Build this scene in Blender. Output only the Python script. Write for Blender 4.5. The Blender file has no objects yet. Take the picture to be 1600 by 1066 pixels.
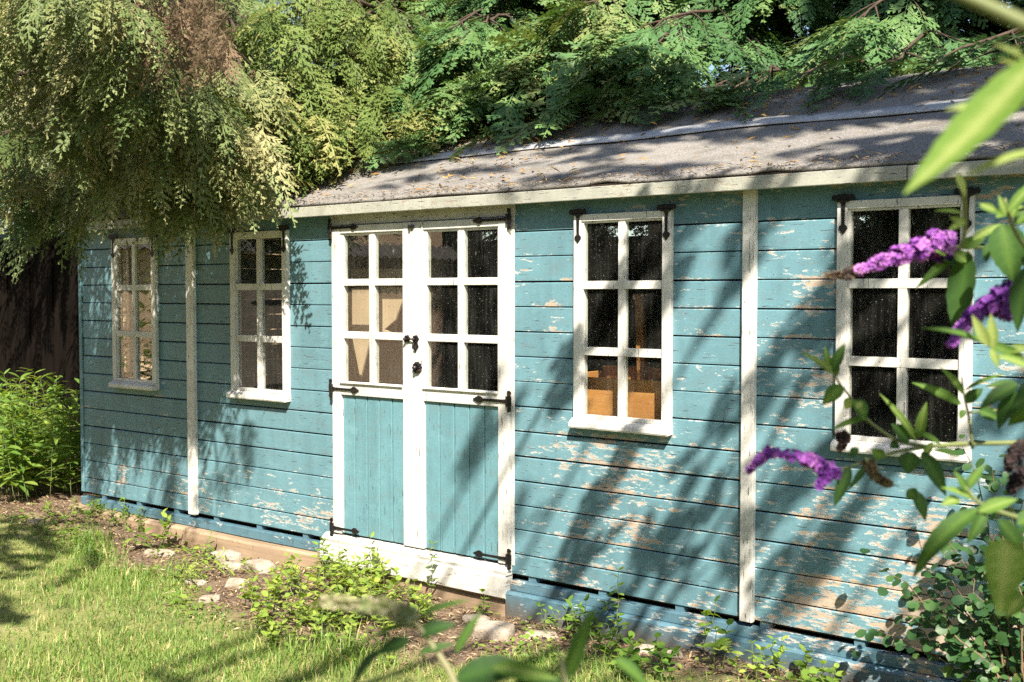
import bpy, bmesh, math, random
import numpy as np
from mathutils import Vector, Matrix, noise as mnoise

# ------------------------------------------------------------------ camera, light, exposure
scn = bpy.context.scene
FPX = 1780.0; CXP, CYP = 800.0, 533.0
YAW = math.radians(38.0); PITCH = math.atan(-74/FPX)
CAM = np.array([0.0, -4.52, 1.60])
FW = np.array([-math.sin(YAW)*math.cos(PITCH), math.cos(YAW)*math.cos(PITCH), math.sin(PITCH)])
RT = np.array([math.cos(YAW), math.sin(YAW), 0.0]); UP = np.cross(RT, FW)
cam_d = bpy.data.cameras.new('camera'); cam_o = bpy.data.objects.new('camera', cam_d)
scn.collection.objects.link(cam_o); scn.camera = cam_o
cam_o.location = CAM
cam_o.rotation_euler = (math.radians(90)+PITCH, 0, YAW)
cam_d.sensor_width = 36.0; cam_d.lens = 36.0*FPX/1600
cam_d.clip_start = 0.05; cam_d.clip_end = 500
cam_d.dof.use_dof = True; cam_d.dof.focus_distance = 5.6; cam_d.dof.aperture_fstop = 5.0

SUN = np.array([-0.65, 0.75, -1.0]); SUN = SUN/np.linalg.norm(SUN)
w = bpy.data.worlds.new("World"); scn.world = w; w.use_nodes = True
wn = w.node_tree; bg = wn.nodes['Background']
sky = wn.nodes.new('ShaderNodeTexSky'); sky.sky_type = 'NISHITA'; sky.sun_disc = False
sky.sun_elevation = math.asin(-SUN[2]); sky.sun_rotation = math.atan2(-SUN[0], -SUN[1])
wn.links.new(sky.outputs[0], bg.inputs[0]); bg.inputs[1].default_value = 0.072
sl = bpy.data.lights.new('sun', 'SUN'); sl.energy = 5.0; sl.angle = math.radians(0.5); sl.color = (1.0, 0.91, 0.78)
so = bpy.data.objects.new('sun', sl); scn.collection.objects.link(so)
so.rotation_euler = Vector(SUN).to_track_quat('-Z', 'Y').to_euler(); so.location = (4, -6, 9)
scn.view_settings.view_transform = 'Standard'; scn.view_settings.look = 'None'
scn.view_settings.exposure = 1.40; scn.view_settings.gamma = 1.0
scn.cycles.max_bounces = 7; scn.cycles.transparent_max_bounces = 12
try:
    scn.cycles.use_denoising = False
except Exception: pass

def ray(px, py): return FW + RT*(px-CXP)/FPX - UP*(py-CYP)/FPX
def at(px, py, d): return CAM + ray(px, py)*d                     # point at depth d on the view axis
def onY(px, py, Y):                                               # point on the vertical plane y = Y
    r = ray(px, py); return CAM + r*((Y-CAM[1])/r[1])

# ------------------------------------------------------------------ helpers
COL = scn.collection
def tag(o, label=None, cat=None, group=None, kind=None):
    if label: o['label'] = label
    if cat: o['category'] = cat
    if group: o['group'] = group
    if kind: o['kind'] = kind
    return o
def empty(name, loc, label=None, cat=None, group=None):
    o = bpy.data.objects.new(name, None); COL.objects.link(o); o.location = loc
    o.empty_display_size = 0.1
    return tag(o, label, cat, group)
def worigin(p):
    v = np.zeros(3)
    while p is not None:
        v = v + np.array(p.location); p = p.parent
    return v
def np_obj(name, V, F, mat, parent=None, var=None, smooth=False, origin=None, mats=None, midx=None):
    """V (n,3) world coordinates; F (m,k) array or list of such arrays / python faces"""
    V = np.asarray(V, dtype=np.float64)
    if origin is not None: org = np.array(origin, dtype=float)
    elif parent is not None: org = worigin(parent)
    else: org = np.zeros(3)
    V = V - org
    me = bpy.data.meshes.new(name)
    if isinstance(F, np.ndarray): F = [F]
    if F and not isinstance(F[0], np.ndarray):
        lens = np.array([len(f) for f in F]); idx = np.concatenate([np.asarray(f) for f in F])
    else:
        lens = np.concatenate([np.full(len(f), f.shape[1]) for f in F]); idx = np.concatenate([f.ravel() for f in F])
    me.vertices.add(len(V)); me.vertices.foreach_set('co', V.ravel().astype(np.float32))
    me.loops.add(len(idx)); me.loops.foreach_set('vertex_index', idx.astype(np.int32))
    me.polygons.add(len(lens))
    st = np.concatenate([[0], np.cumsum(lens)[:-1]])
    me.polygons.foreach_set('loop_start', st.astype(np.int32))
    me.update(calc_edges=True)
    if var is not None:
        a = me.attributes.new('var', 'FLOAT', 'POINT'); a.data.foreach_set('value', np.asarray(var, dtype=np.float32))
    me.polygons.foreach_set('use_smooth', np.full(len(lens), bool(smooth)))
    for m in (mats or [mat]): me.materials.append(m)
    o = bpy.data.objects.new(name, me); COL.objects.link(o)
    if parent is not None:
        o.parent = parent
    elif origin is not None: o.location = org
    return o

class MB:
    def __init__(s): s.V = []; s.F = []
    def add(s, vs, fs):
        b = len(s.V); s.V += [tuple(v) for v in vs]; s.F += [tuple(b+i for i in f) for f in fs]
    def box(s, x0, x1, y0, y1, z0, z1):
        s.add([(x0,y0,z0),(x1,y0,z0),(x1,y1,z0),(x0,y1,z0),(x0,y0,z1),(x1,y0,z1),(x1,y1,z1),(x0,y1,z1)],
              [(0,3,2,1),(4,5,6,7),(0,1,5,4),(1,2,6,5),(2,3,7,6),(3,0,4,7)])
    def prism(s, poly, o, u, v, n, th):
        o, u, v, n = map(np.array, (o, u, v, n)); k = len(poly)
        vs = [o+u*a+v*b for a, b in poly] + [o+u*a+v*b+n*th for a, b in poly]
        fs = [tuple(range(k)), tuple(range(2*k-1, k-1, -1))] + [(i, i+k, (i+1) % k+k, (i+1) % k) for i in range(k)]
        s.add(vs, fs)
    def strip(s, prof, xs, wob=None, axis=0):
        """extrude a closed (y,z) profile along x stations"""
        k = len(prof); vs = []
        for i, x in enumerate(xs):
            for (y, z) in prof:
                dy, dz = wob(x, y, z) if wob else (0, 0)
                vs.append((x, y+dy, z+dz))
        fs = []
        for i in range(len(xs)-1):
            for j in range(k):
                a = i*k+j; b = i*k+(j+1) % k
                fs.append((a, b, b+k, a+k))
        fs.append(tuple(range(k-1, -1, -1))); fs.append(tuple((len(xs)-1)*k+j for j in range(k)))
        s.add(vs, fs)
    def tube(s, pts, rad, n=6, cap=True):
        V, F = tube(pts, rad, n); s.add(V, F)
    def obj(s, name, mat, parent=None, bevel=0, smooth=False, origin=None):
        o = np_obj(name, np.array(s.V), s.F, mat, parent, smooth=smooth, origin=origin)
        bm = bmesh.new(); bm.from_mesh(o.data); bmesh.ops.recalc_face_normals(bm, faces=bm.faces); bm.to_mesh(o.data); bm.free()
        if bevel:
            m = o.modifiers.new('bevel', 'BEVEL'); m.width = bevel; m.segments = 2; m.limit_method = 'ANGLE'
        return o

def tube(pts, rad, n=6):
    pts = np.asarray(pts, float); m = len(pts)
    rad = np.broadcast_to(np.asarray(rad, float), (m,))
    T = np.gradient(pts, axis=0); T /= (np.linalg.norm(T, axis=1)[:, None]+1e-9)
    ref = np.array([0.3, 0.2, 0.93]) if abs(T[:, 2]).mean() < .8 else np.array([1, .1, 0.])
    A = np.cross(T, ref); A /= (np.linalg.norm(A, axis=1)[:, None]+1e-9); B = np.cross(T, A)
    th = np.linspace(0, 2*np.pi, n, endpoint=False)
    V = (pts[:, None]+rad[:, None, None]*(A[:, None]*np.cos(th)[None, :, None]+B[:, None]*np.sin(th)[None, :, None])).reshape(-1, 3)
    F = [(i*n+j, i*n+(j+1) % n, (i+1)*n+(j+1) % n, (i+1)*n+j) for i in range(m-1) for j in range(n)]
    F += [tuple(range(n-1, -1, -1)), tuple((m-1)*n+j for j in range(n))]
    return V, F
def curve(p, q, sag=0.0, n=8, wig=0.0, rng=None, up=(0, 0, 1)):
    p = np.array(p, float); q = np.array(q, float); t = np.linspace(0, 1, n)[:, None]
    c = p+(q-p)*t + np.array(up)*sag*4*t*(1-t)
    if wig and rng is not None:
        d = rng.normal(0, wig, (n, 3)); d[0] = 0; d[-1] = 0; c = c+d
    return c
def nz(x, y=0., z=0., s=1.): return mnoise.noise(Vector((x*s, y*s, z*s)))

# ------------------------------------------------------------------ node helpers
class NT:
    def __init__(s, name):
        s.m = bpy.data.materials.new(name); s.m.use_nodes = True; s.t = s.m.node_tree
        s.b = s.t.nodes['Principled BSDF']; s.out = s.t.nodes['Material Output']
    def n(s, typ, ins=None, **props):
        x = s.t.nodes.new('ShaderNode'+typ)
        for k, v in props.items(): setattr(x, k, v)
        for k, v in (ins or {}).items(): s.set(x, k, v)
        return x
    def set(s, x, k, v):
        sock = x.inputs[k]
        if isinstance(v, bpy.types.NodeSocket): s.t.links.new(v, sock)
        elif isinstance(v, bpy.types.Node): s.t.links.new(v.outputs[0], sock)
        else:
            if sock.type == 'RGBA' and len(v) == 3: v = (*v, 1)
            sock.default_value = v
    def p(s, **kw):
        for k, v in kw.items(): s.set(s.b, k.replace('_', ' '), v)
    def pos(s): return s.n('NewGeometry').outputs['Position']
    def obj(s): return s.n('TexCoord').outputs['Object']
    def scale(s, v, sc): return s.n('VectorMath', {0: v, 1: sc}, operation='MULTIPLY').outputs[0]
    def noise(s, v, sc=1., detail=4., rough=.55, dist=0.): return s.n('TexNoise', {'Vector': v, 'Scale': sc, 'Detail': detail, 'Roughness': rough, 'Distortion': dist}).outputs['Fac']
    def math(s, op, a, b=0., c=0.): return s.n('Math', {0: a, 1: b, 2: c}, operation=op).outputs[0]
    def mr(s, v, a, b, c=0., d=1., smooth=False): return s.n('MapRange', {0: v, 1: a, 2: b, 3: c, 4: d}, interpolation_type='SMOOTHSTEP' if smooth else 'LINEAR').outputs[0]
    def mix(s, f, a, b, mode='MIX'):
        x = s.t.nodes.new('ShaderNodeMix'); x.data_type = 'RGBA'; x.blend_type = mode
        s.set(x, 0, f); s.set(x, 6, a); s.set(x, 7, b); return x.outputs[2]
    def ramp(s, f, stops):
        x = s.t.nodes.new('ShaderNodeValToRGB'); s.set(x, 0, f); e = x.color_ramp.elements
        while len(e) < len(stops): e.new(.5)
        for i, (p, c) in enumerate(stops): e[i].position = p; e[i].color = (*c, 1)
        return x.outputs[0]
    def bump(s, h, st=.3, d=.01, nrm=None):
        ins = {'Height': h, 'Strength': st, 'Distance': d}
        if nrm is not None: ins['Normal'] = nrm
        return s.n('Bump', ins).outputs[0]
    def sep(s, v): return s.n('SeparateXYZ', {0: v}).outputs

def paint_mat(name, base, vertical=False, amount=0.0, boards=True, rough=.5, wood=((.36,.25,.155),(.56,.41,.28)), under=(.55,.57,.54), spread=1.0):
    """old flaking paint over timber; amount shifts how much has come off"""
    m = NT(name); P = m.pos(); X, Y, Z = m.sep(P)
    g = (1.3, 1.3, 5.) if not vertical else (7., 7., 1.)
    Q = m.scale(P, g)
    n1 = m.noise(Q, 4.6, 9, .70, .4); n2 = m.noise(m.scale(P, (1., 1., 3.5) if not vertical else (3.5, 3.5, 1.)), 22., 6, .7); n3 = m.noise(P, 1.9, 3)
    bias = m.math('ADD', m.mr(X, -5.4, -1.2, -.03, .035*spread), m.mr(Z, 1.3, .2, -.012, .042*spread))
    v = m.math('ADD', m.math('MULTIPLY', n1, .46), m.math('ADD', m.math('MULTIPLY', n2, .29), m.math('MULTIPLY', n3, .27)))
    v = m.math('ADD', v, m.math('ADD', bias, amount))
    fine = m.noise(P, 140., 3)
    var = m.math('ADD', .5, 0.)
    if boards:
        fr = m.math('DIVIDE', m.math('SUBTRACT', Z, .2913-.1247*4), .1247)
        f = m.math('FRACT', fr); idx = m.math('FLOOR', fr)
        edge = m.mr(f, .16, .0, 0., .04); v = m.math('ADD', v, edge)
        edge2 = m.mr(f, .9, 1.0, 0., .03); v = m.math('ADD', v, edge2)
        wn_ = m.n('TexWhiteNoise', {'W': m.math('ADD', idx, m.math('MULTIPLY', m.math('FLOOR', m.math('MULTIPLY', X, .5)), 13.7))}, noise_dimensions='1D').outputs['Value']
        var = wn_; v = m.math('ADD', v, m.mr(wn_, 0, 1, -.022, .022))
    c = m.mr(v, .578, .592, 0, 1)
    hue = m.noise(P, 1.7, 3); stain = m.noise(m.scale(P, (6., 6., .8)), 1.5, 4)
    bl = m.mix(m.mr(var, 0, 1, 0., .8), tuple(x*.88 for x in base), tuple(min(1, x*1.06) for x in base))
    bl = m.mix(m.mr(hue, .35, .7, 0, .4), bl, tuple(min(1, x*1.18+.012) for x in base))
    bl = m.mix(m.mr(stain, .46, .72, 0, .5), bl, tuple(x*.55 for x in base)); gr_ = m.noise(m.scale(P, (1.5, 1.5, 4.)), 3.2, 6, .75); bl = m.mix(m.mr(gr_, .5, .68, 0, .45), bl, tuple(.35*x+.09 for x in base)); bl = m.mix(m.mr(gr_, .46, .34, 0, .3), bl, tuple(min(.85, x*1.15+.06) for x in base))
    grain = m.noise(m.scale(P, (1.2, 1.2, 45.) if not vertical else (45., 45., 1.2)), 3., 5, .7)
    wd = m.mix(m.mr(grain, .3, .7), wood[0], wood[1])
    wd = m.mix(m.mr(n3, .35, .6, 0., .55), wd, (.40, .37, .33))
    wd = m.mix(m.mr(fine, .3, .8, 0, .3), wd, tuple(x*.5 for x in wood[0]))
    um = m.mr(v, .560, .572); col = m.mix(m.math('MULTIPLY', um, m.mr(n2, .42, .58)), bl, under)
    col = m.mix(c, col, wd)
    ck = m.noise(m.scale(P, (5., 5., 60.) if not vertical else (60., 60., 5.)), 2.2, 3, .6)
    crack = m.mr(ck, .64, .68); col = m.mix(m.math('MULTIPLY', crack, .85), col, (.035, .03, .028))
    sp = m.noise(m.scale(P, (1., 1., 2.2) if not vertical else (2.2, 2.2, 1.)), 95., 3, .7)
    col = m.mix(m.mr(sp, .62, .70, 0, .55), col, tuple(min(.85, x*1.7+.06) for x in base)); col = m.mix(m.mr(sp, .38, .30, 0, .6), col, tuple(x*.4 for x in base))
    nail = m.n('TexVoronoi', {'Vector': P, 'Scale': 16.}, feature='F1').outputs['Distance']
    col = m.mix(m.mr(nail, .055, .035, 0, .8), col, (.04, .03, .025))
    h = m.math('SUBTRACT', m.math('MULTIPLY', grain, .25), m.math('ADD', m.math('MULTIPLY', c, .8), m.math('MULTIPLY', crack, .7)))
    mud = m.mr(m.math('ADD', Z, m.math('MULTIPLY', m.noise(m.scale(P, (9., 9., 3.)), 1., 5, .7), .22)), .19, .10, 0, .75)
    col = m.mix(mud, col, (.10, .07, .045))
    m.p(Base_Color=col, Roughness=m.mr(c, 0, 1, rough, .85), Normal=m.bump(h, .55, .0025))
    m.b.inputs['Specular IOR Level'].default_value = .5
    return m.m

def wood_mat(name, a, b, vertical=False, axis=0, rough=.8):
    m = NT(name); P = m.pos()
    g = [[1.5, 30., 30.], [30., 1.5, 30.], [30., 30., 1.5]][2 if vertical else axis]
    n = m.noise(m.scale(P, tuple(g)), 1., 6, .65, .4); k = m.noise(P, 2.5, 3); sp = m.noise(P, 60., 3)
    c = m.mix(m.mr(n, .3, .7), a, b); c = m.mix(m.mr(k, .4, .7, 0, .5), c, tuple(x*.55 for x in a))
    c = m.mix(m.mr(sp, .62, .7, 0, .6), c, tuple(x*.3 for x in a))
    m.p(Base_Color=c, Roughness=rough, Normal=m.bump(n, .5, .004)); return m.m

def leaf_mat(name, stops, trans=.35, rough=.45, tcol=None, spec=.4):
    m = NT(name); a = m.n('Attribute', attribute_name='var').outputs['Fac']
    c = m.ramp(a, stops); n = m.noise(m.obj(), 30., 2)
    c2 = m.mix(m.mr(n, .3, .7, 0, .35), c, m.mix(1., c, (.72, .8, .6), 'MULTIPLY'))
    m.p(Base_Color=c2, Roughness=rough, Normal=m.bump(m.noise(m.obj(), 160., 3, .6), .35, .0015)); m.b.inputs['Specular IOR Level'].default_value = spec
    tr = m.n('BsdfTranslucent', {'Color': m.mix(1., c2, tcol or (1.5, 1.35, .5), 'MULTIPLY')})
    mx = m.n('MixShader', {0: trans, 1: m.b.outputs[0], 2: tr}); m.t.links.new(mx.outputs[0], m.out.inputs[0])
    return m.m

def glass_mat(name, dust=.018, ior=1.55):
    m = NT(name); P = m.pos()
    bf = m.n('NewGeometry').outputs['Backfacing']
    fr = m.n('Fresnel', {'IOR': m.mr(bf, 0, 1, ior, 1/ior)})
    tr = m.n('BsdfTransparent', {'Color': (.93, .95, .93)}); gl = m.n('BsdfGlossy', {'Color': (1, 1, 1), 'Roughness': .015})
    f2 = fr.outputs[0]
    mx = m.n('MixShader', {0: f2, 1: tr, 2: gl})
    sp1 = m.mr(m.noise(P, 150., 2, .5), .69, .75); sp2 = m.mr(m.noise(m.scale(P, (1, 1, .5)), 34., 5, .7), .66, .82)
    streak = m.mr(m.noise(m.scale(P, (30., 30., 2.)), 2., 4), .5, .8, 0., .05)
    film = m.mr(m.noise(P, 5., 4), .4, .75, dust*.15, dust*.9)
    sm = m.math('ADD', m.math('MULTIPLY', sp1, .30), m.math('ADD', m.math('MULTIPLY', sp2, .26), m.math('ADD', m.math('MULTIPLY', streak, .5), film)))
    sm = m.math('MINIMUM', sm, .8)
    df = m.n('BsdfDiffuse', {'Color': (.5, .5, .46)})
    m2 = m.n('MixShader', {0: sm, 1: mx, 2: df}); m.t.links.new(m2.outputs[0], m.out.inputs[0]); return m.m

M = {}
BLUE = (.116, .240, .285)
M['blue'] = paint_mat('blue_paint', BLUE, amount=-.017)
M['plinth_blue'] = paint_mat('plinth_paint', (.075, .165, .215), amount=-.045, boards=False)
M['door_blue'] = paint_mat('door_panel_paint', (.118, .258, .30), vertical=True, boards=False, amount=-.085, spread=.2)
M['white'] = paint_mat('white_paint', (.66, .645, .60), vertical=True, boards=False, amount=-.008, wood=((.30,.26,.21),(.45,.38,.30)), under=(.6,.58,.53), spread=.3)
M['white_h'] = paint_mat('white_paint_horizontal', (.66, .645, .60), boards=False, amount=-.008, wood=((.30,.26,.21),(.45,.38,.30)), under=(.6,.58,.53), spread=.3)
M['fascia'] = paint_mat('fascia_paint', (.36, .365, .315), boards=False, amount=.045, wood=((.16,.14,.09),(.33,.29,.22)), under=(.4,.41,.33), spread=-.5)
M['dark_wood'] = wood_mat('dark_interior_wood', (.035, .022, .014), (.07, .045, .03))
M['old_timber'] = wood_mat('weathered_timber', (.25, .17, .105), (.42, .31, .21))
M['orange_wood'] = wood_mat('orange_pine', (.50, .20, .05), (.66, .32, .10))
M['ply'] = wood_mat('plywood', (.50, .36, .24), (.60, .45, .31), vertical=True)
M['shaded_fence'] = wood_mat('shade_dark_timber', (.006, .005, .004), (.014, .010, .008), vertical=True)  # dark stain taken near black so the colour carries the deep shade
M['shaded_fence'].node_tree.nodes['Principled BSDF'].inputs['Specular IOR Level'].default_value = .05
M['grey_boards'] = wood_mat('grey_timber', (.16, .13, .11), (.28, .24, .2), vertical=True)
M['glass'] = glass_mat('dusty_glass')
M['glass_clean'] = glass_mat('clear_glass', .008, 1.6)
def iron_mat():
    m = NT('black_iron'); P = m.pos(); n = m.noise(P, 45., 4)
    m.p(Base_Color=m.mix(m.mr(n, .58, .74), (.014, .013, .014), (.11, .05, .025)), Roughness=.5, Metallic=.35, Normal=m.bump(n, .4, .002)); return m.m
M['iron'] = iron_mat()
def felt_mat(name, a, b, spk=1.):
    m = NT(name); P = m.pos(); n = m.noise(P, 1.3, 4); f = m.noise(P, 110., 3, .7); g = m.noise(P, 260., 2)
    c = m.mix(m.mr(n, .3, .7), a, b); c = m.mix(m.mr(f, .5, .66, 0, .75*spk), c, tuple(x*1.8 for x in b)); c = m.mix(m.mr(g, .5, .66, 0, .8*spk), c, tuple(x*.35 for x in a))
    mo = m.noise(m.scale(P, (1., 2., 2.)), 4., 6, .75); c = m.mix(m.mr(mo, .5, .68, 0, .65), c, (a[0]*.5, a[1]*.5, a[2]*.38)); mo2 = m.noise(P, 9., 5, .7); c = m.mix(m.mr(mo2, .56, .66, 0, .45), c, (.16, .125, .07))
    m.p(Base_Color=c, Roughness=.9, Normal=m.bump(f, .6, .004)); return m.m
M['felt'] = felt_mat('roofing_felt', (.165, .155, .146), (.22, .208, .193))
M['flash'] = felt_mat('flashing_strip', (.36, .37, .385), (.44, .45, .47), .4)
def bark_mat(name, a, b):
    m = NT(name); P = m.obj(); n = m.noise(m.scale(P, (14., 14., 2.)), 1.5, 6, .7)
    m.p(Base_Color=m.mix(m.mr(n, .3, .7), a, b), Roughness=.9, Normal=m.bump(n, .9, .02)); return m.m
M['bark'] = bark_mat('conifer_bark', (.03, .02, .014), (.11, .072, .048))
M['twig'] = bark_mat('twig_bark', (.10, .065, .035), (.24, .165, .10))
M['frond'] = leaf_mat('cypress_foliage', [(0., (.055, .09, .028)), (.35, (.11, .16, .05)), (.7, (.20, .24, .09)), (1., (.33, .31, .15))], .22, .55)
M['frond_gold'] = leaf_mat('golden_cypress_foliage', [(0., (.065, .11, .028)), (.4, (.125, .185, .045)), (.75, (.20, .255, .07)), (1., (.32, .30, .12))], .28, .55)
M['frond_green'] = leaf_mat('green_cypress_foliage', [(0., (.032, .082, .030)), (.4, (.075, .165, .058)), (.8, (.145, .25, .085)), (1., (.24, .28, .11))], .2, .5)
M['dead'] = leaf_mat('dead_cypress_foliage', [(0., (.10, .062, .036)), (.5, (.185, .125, .075)), (1., (.28, .20, .13))], .15, .8, (1.2, 1., .7))
M['grass'] = leaf_mat('grass_blades', [(0., (.075, .15, .024)), (.45, (.145, .26, .048)), (.75, (.26, .355, .09)), (1., (.52, .46, .22))], .35, .5)
M['weed'] = leaf_mat('weed_leaves', [(0., (.08, .17, .025)), (.5, (.20, .32, .05)), (1., (.36, .44, .09))], .40, .45)
M['bush'] = leaf_mat('bush_leaves', [(0., (.07, .15, .03)), (.5, (.15, .27, .05)), (1., (.30, .38, .09))], .38, .4)
M['bud'] = leaf_mat('buddleia_leaves', [(0., (.022, .06, .022)), (.45, (.06, .135, .03)), (.8, (.15, .26, .045)), (1., (.33, .40, .13))], .38, .6, None, .22)
M['round'] = leaf_mat('shrub_leaves', [(0., (.025, .075, .028)), (.6, (.055, .13, .04)), (1., (.13, .22, .06))], .3, .4)
M['stem'] = leaf_mat('green_stem', [(0., (.10, .15, .05)), (.5, (.22, .24, .10)), (1., (.42, .36, .26))], .1, .6)
M['petal'] = leaf_mat('purple_petals', [(0., (.08, .015, .16)), (.45, (.20, .045, .34)), (.75, (.38, .11, .50)), (1., (.60, .29, .58))], .25, .6, (1.3, .8, 1.3))
M['spent'] = leaf_mat('spent_flowers', [(0., (.02, .012, .015)), (.6, (.06, .035, .03)), (1., (.2, .15, .07))], .1, .8, (1, 1, 1))
M['litter'] = leaf_mat('dry_litter', [(0., (.06, .036, .022)), (.4, (.18, .108, .062)), (.75, (.36, .25, .15)), (1., (.55, .45, .31))], .08, .85, (1, 1, 1))
M['needle'] = leaf_mat('dry_needles', [(0., (.20, .11, .04)), (.5, (.40, .24, .08)), (1., (.55, .38, .16))], .08, .85, (1, 1, 1))
def stone_mat():
    m = NT('pale_stone'); P = m.pos(); n = m.noise(P, 9., 6, .7); k = m.noise(P, 45., 4)
    c = m.ramp(n, [(.25, (.16, .12, .085)), (.5, (.33, .28, .22)), (.75, (.47, .42, .36))])
    c = m.mix(m.mr(k, .58, .72, 0, .7), c, (.12, .10, .075)); m.p(Base_Color=c, Roughness=.9, Normal=m.bump(m.math('ADD', n, m.math('MULTIPLY', k, .4)), .9, .02)); return m.m
M['stone'] = stone_mat()
def plaster_mat():
    m = NT('peach_render'); P = m.pos(); n = m.noise(P, 3., 5); m.p(Base_Color=m.mix(n, (.62, .42, .28), (.72, .52, .37)), Roughness=.9, Normal=m.bump(m.noise(P, 60.), .3, .004)); return m.m
M['peach'] = plaster_mat()

# ------------------------------------------------------------------ ground
def sstep(a, b, x):
    t = np.clip((x-a)/(b-a), 0, 1); return t*t*(3-2*t)
def gz(x, y):
    x = np.asarray(x, float); y = np.asarray(y, float)
    left = .075*sstep(-6.0, -7.6, x)*sstep(-1.6, -.1, y)
    wob = .012*np.sin(x*2.3+1.1*y)+.010*np.sin(y*3.7-1.3*x)+.006*np.sin(7.1*x+5.3*y)+.004*np.sin(13*x-11*y)
    return left+wob*sstep(12, 6, np.hypot(x+4, y+1))-.015
LB = np.array([(-14, -.45), (-7.6, -.62), (-6.6, -.50), (-5.5, -.66), (-4.65, -1.0), (-4.0, -1.17), (-3.6, -1.0), (-3.2, -.87), (-3.0, -.50), (-2.7, -.36), (-2.2, -.38), (2, -.5)])
def lawn(x, y):           # > 0 inside the lawn, metres from its edge
    return np.interp(x, LB[:, 0], LB[:, 1])+.10-y
def make_ground():
    fx = np.arange(-11, 1.5, .045); fy = np.arange(-4.2, .6, .045)
    xs = np.concatenate([[-160, -90, -50, -30, -20, -15, -12.5], fx, [2, 3, 5, 8, 14, 25, 50, 90, 160]])
    ys = np.concatenate([[-160, -90, -50, -28, -18, -12, -8, -6, -5], fy, [1, 1.6, 2.5, 4, 6, 9, 14, 25, 50, 90, 160]])
    X, Y = np.meshgrid(xs, ys); Z = gz(X, Y)
    V = np.stack([X, Y, Z], -1).reshape(-1, 3); nx = len(xs)
    i, j = np.meshgrid(np.arange(nx-1), np.arange(len(ys)-1)); a = (j*nx+i).ravel()
    F = np.stack([a, a+1, a+1+nx, a+nx], 1)
    m = NT('soil_and_turf'); P = m.pos()
    att = m.n('Attribute', attribute_name='var').outputs['Fac']
    n = m.noise(P, 5., 6, .65); f = m.noise(P, 70., 4, .7); k = m.noise(P, 1.6, 3)
    soil = m.ramp(n, [(.25, (.065, .044, .03)), (.5, (.15, .10, .065)), (.75, (.28, .20, .13))])
    soil = m.mix(m.mr(f, .5, .75, 0, .7), soil, (.45, .33, .22)); soil = m.mix(m.mr(f, .48, .3, 0, .7), soil, (.04, .024, .016))
    turf = m.ramp(n, [(.3, (.10, .12, .03)), (.55, (.22, .23, .07)), (.8, (.40, .34, .17))])
    fac = m.mr(m.math('ADD', att, m.mr(k, .3, .7, -.12, .12)), -.05, .15)
    c = m.mix(fac, soil, turf)
    m.p(Base_Color=c, Roughness=.95, Normal=m.bump(m.math('ADD', n, f), .8, .02))
    o = np_obj('ground', V, F, m.m, var=lawn(X, Y).ravel(), smooth=True); tag(o, kind='structure')
make_ground()

# ------------------------------------------------------------------ shed
rng = np.random.default_rng(7)
XL, XR, YB = -7.43, -0.90, 2.60
ZB, ZT = .185, 2.055
RZ = lambda y: 2.105+.44*(y+.10)
RIDGE = 1.25
shed = empty('summer_house', (-4.165, 0, 0), 'long blue timber summer house with flaking paint, white framed windows and a felt roof', 'shed')
# openings: x0, x1, z0, z1
WIN = [(-6.995, -6.495), (-5.715, -5.188), (-3.128, -2.597), (-1.822, -1.288)]
OPEN = [(a+.03, b-.03, 1.0, 1.945) for a, b in WIN] + [(-4.80, -3.525, .0, 1.985)]
def wob(seed):
    def f(x, y, z):
        if y > -.004: return (0, 0)
        return (.0022*nz(x*1.3, seed*3.1, z*2), .0016*nz(x*.9+7, seed*5.7, 2.2))
    return f
def cladding():
    mb = MB(); z0s = [ZB]+[.2913+.1247*k for k in range(14)]; z1s = z0s[1:]+[ZT+.02]
    panels = [(XL, -6.122), (-6.122, -2.213), (-2.213, XR)]
    for k, (z0, z1) in enumerate(zip(z0s, z1s)):
        for pi, (px0, px1) in enumerate(panels):
            segs = []
            cuts = sorted([o for o in OPEN if o[0] > px0-.01 and o[1] < px1+.01 and o[2] < z1 and o[3] > z0])
            x = px0
            for o in cuts:
                segs.append((x, o[0], z0, z1)); x = o[1]
                if o[2]-z0 > .008: segs.append((o[0], o[1], z0, o[2]))
                if z1-o[3] > .008: segs.append((o[0], o[1], o[3], z1))
            segs.append((x, px1, z0, z1))
            jit = rng.normal(0, .0012); dy = rng.normal(0, .0012)
            for (a, b, c, d) in segs:
                if b-a < .005: continue
                n = max(2, int((b-a)/.16)+1); g = .0065 if d == z1 else 0.0
                ya = -.012+dy
                prof = [(.010, c), (ya, c+.0005), (ya-.0005, c+.010), (ya, d-g-.004+jit), (ya+.004, d-g+jit), (.010, d-g+jit)]
                if d-c < .03: prof = [(.010, c), (ya, c), (ya, d-g), (.010, d-g)]
                mb.strip(prof, np.linspace(a, b, n), wob(k+pi*17))
    o = mb.obj('front_wall', M['blue'], shed)
    # dark sheathing behind the boards, with the same openings
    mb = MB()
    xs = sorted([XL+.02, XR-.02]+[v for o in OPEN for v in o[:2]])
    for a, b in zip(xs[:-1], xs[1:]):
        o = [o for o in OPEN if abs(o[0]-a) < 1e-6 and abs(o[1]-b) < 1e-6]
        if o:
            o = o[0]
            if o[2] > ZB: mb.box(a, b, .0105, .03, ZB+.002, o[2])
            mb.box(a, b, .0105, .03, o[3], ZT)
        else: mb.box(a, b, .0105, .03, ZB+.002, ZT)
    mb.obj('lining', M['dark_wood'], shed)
cladding()
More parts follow.
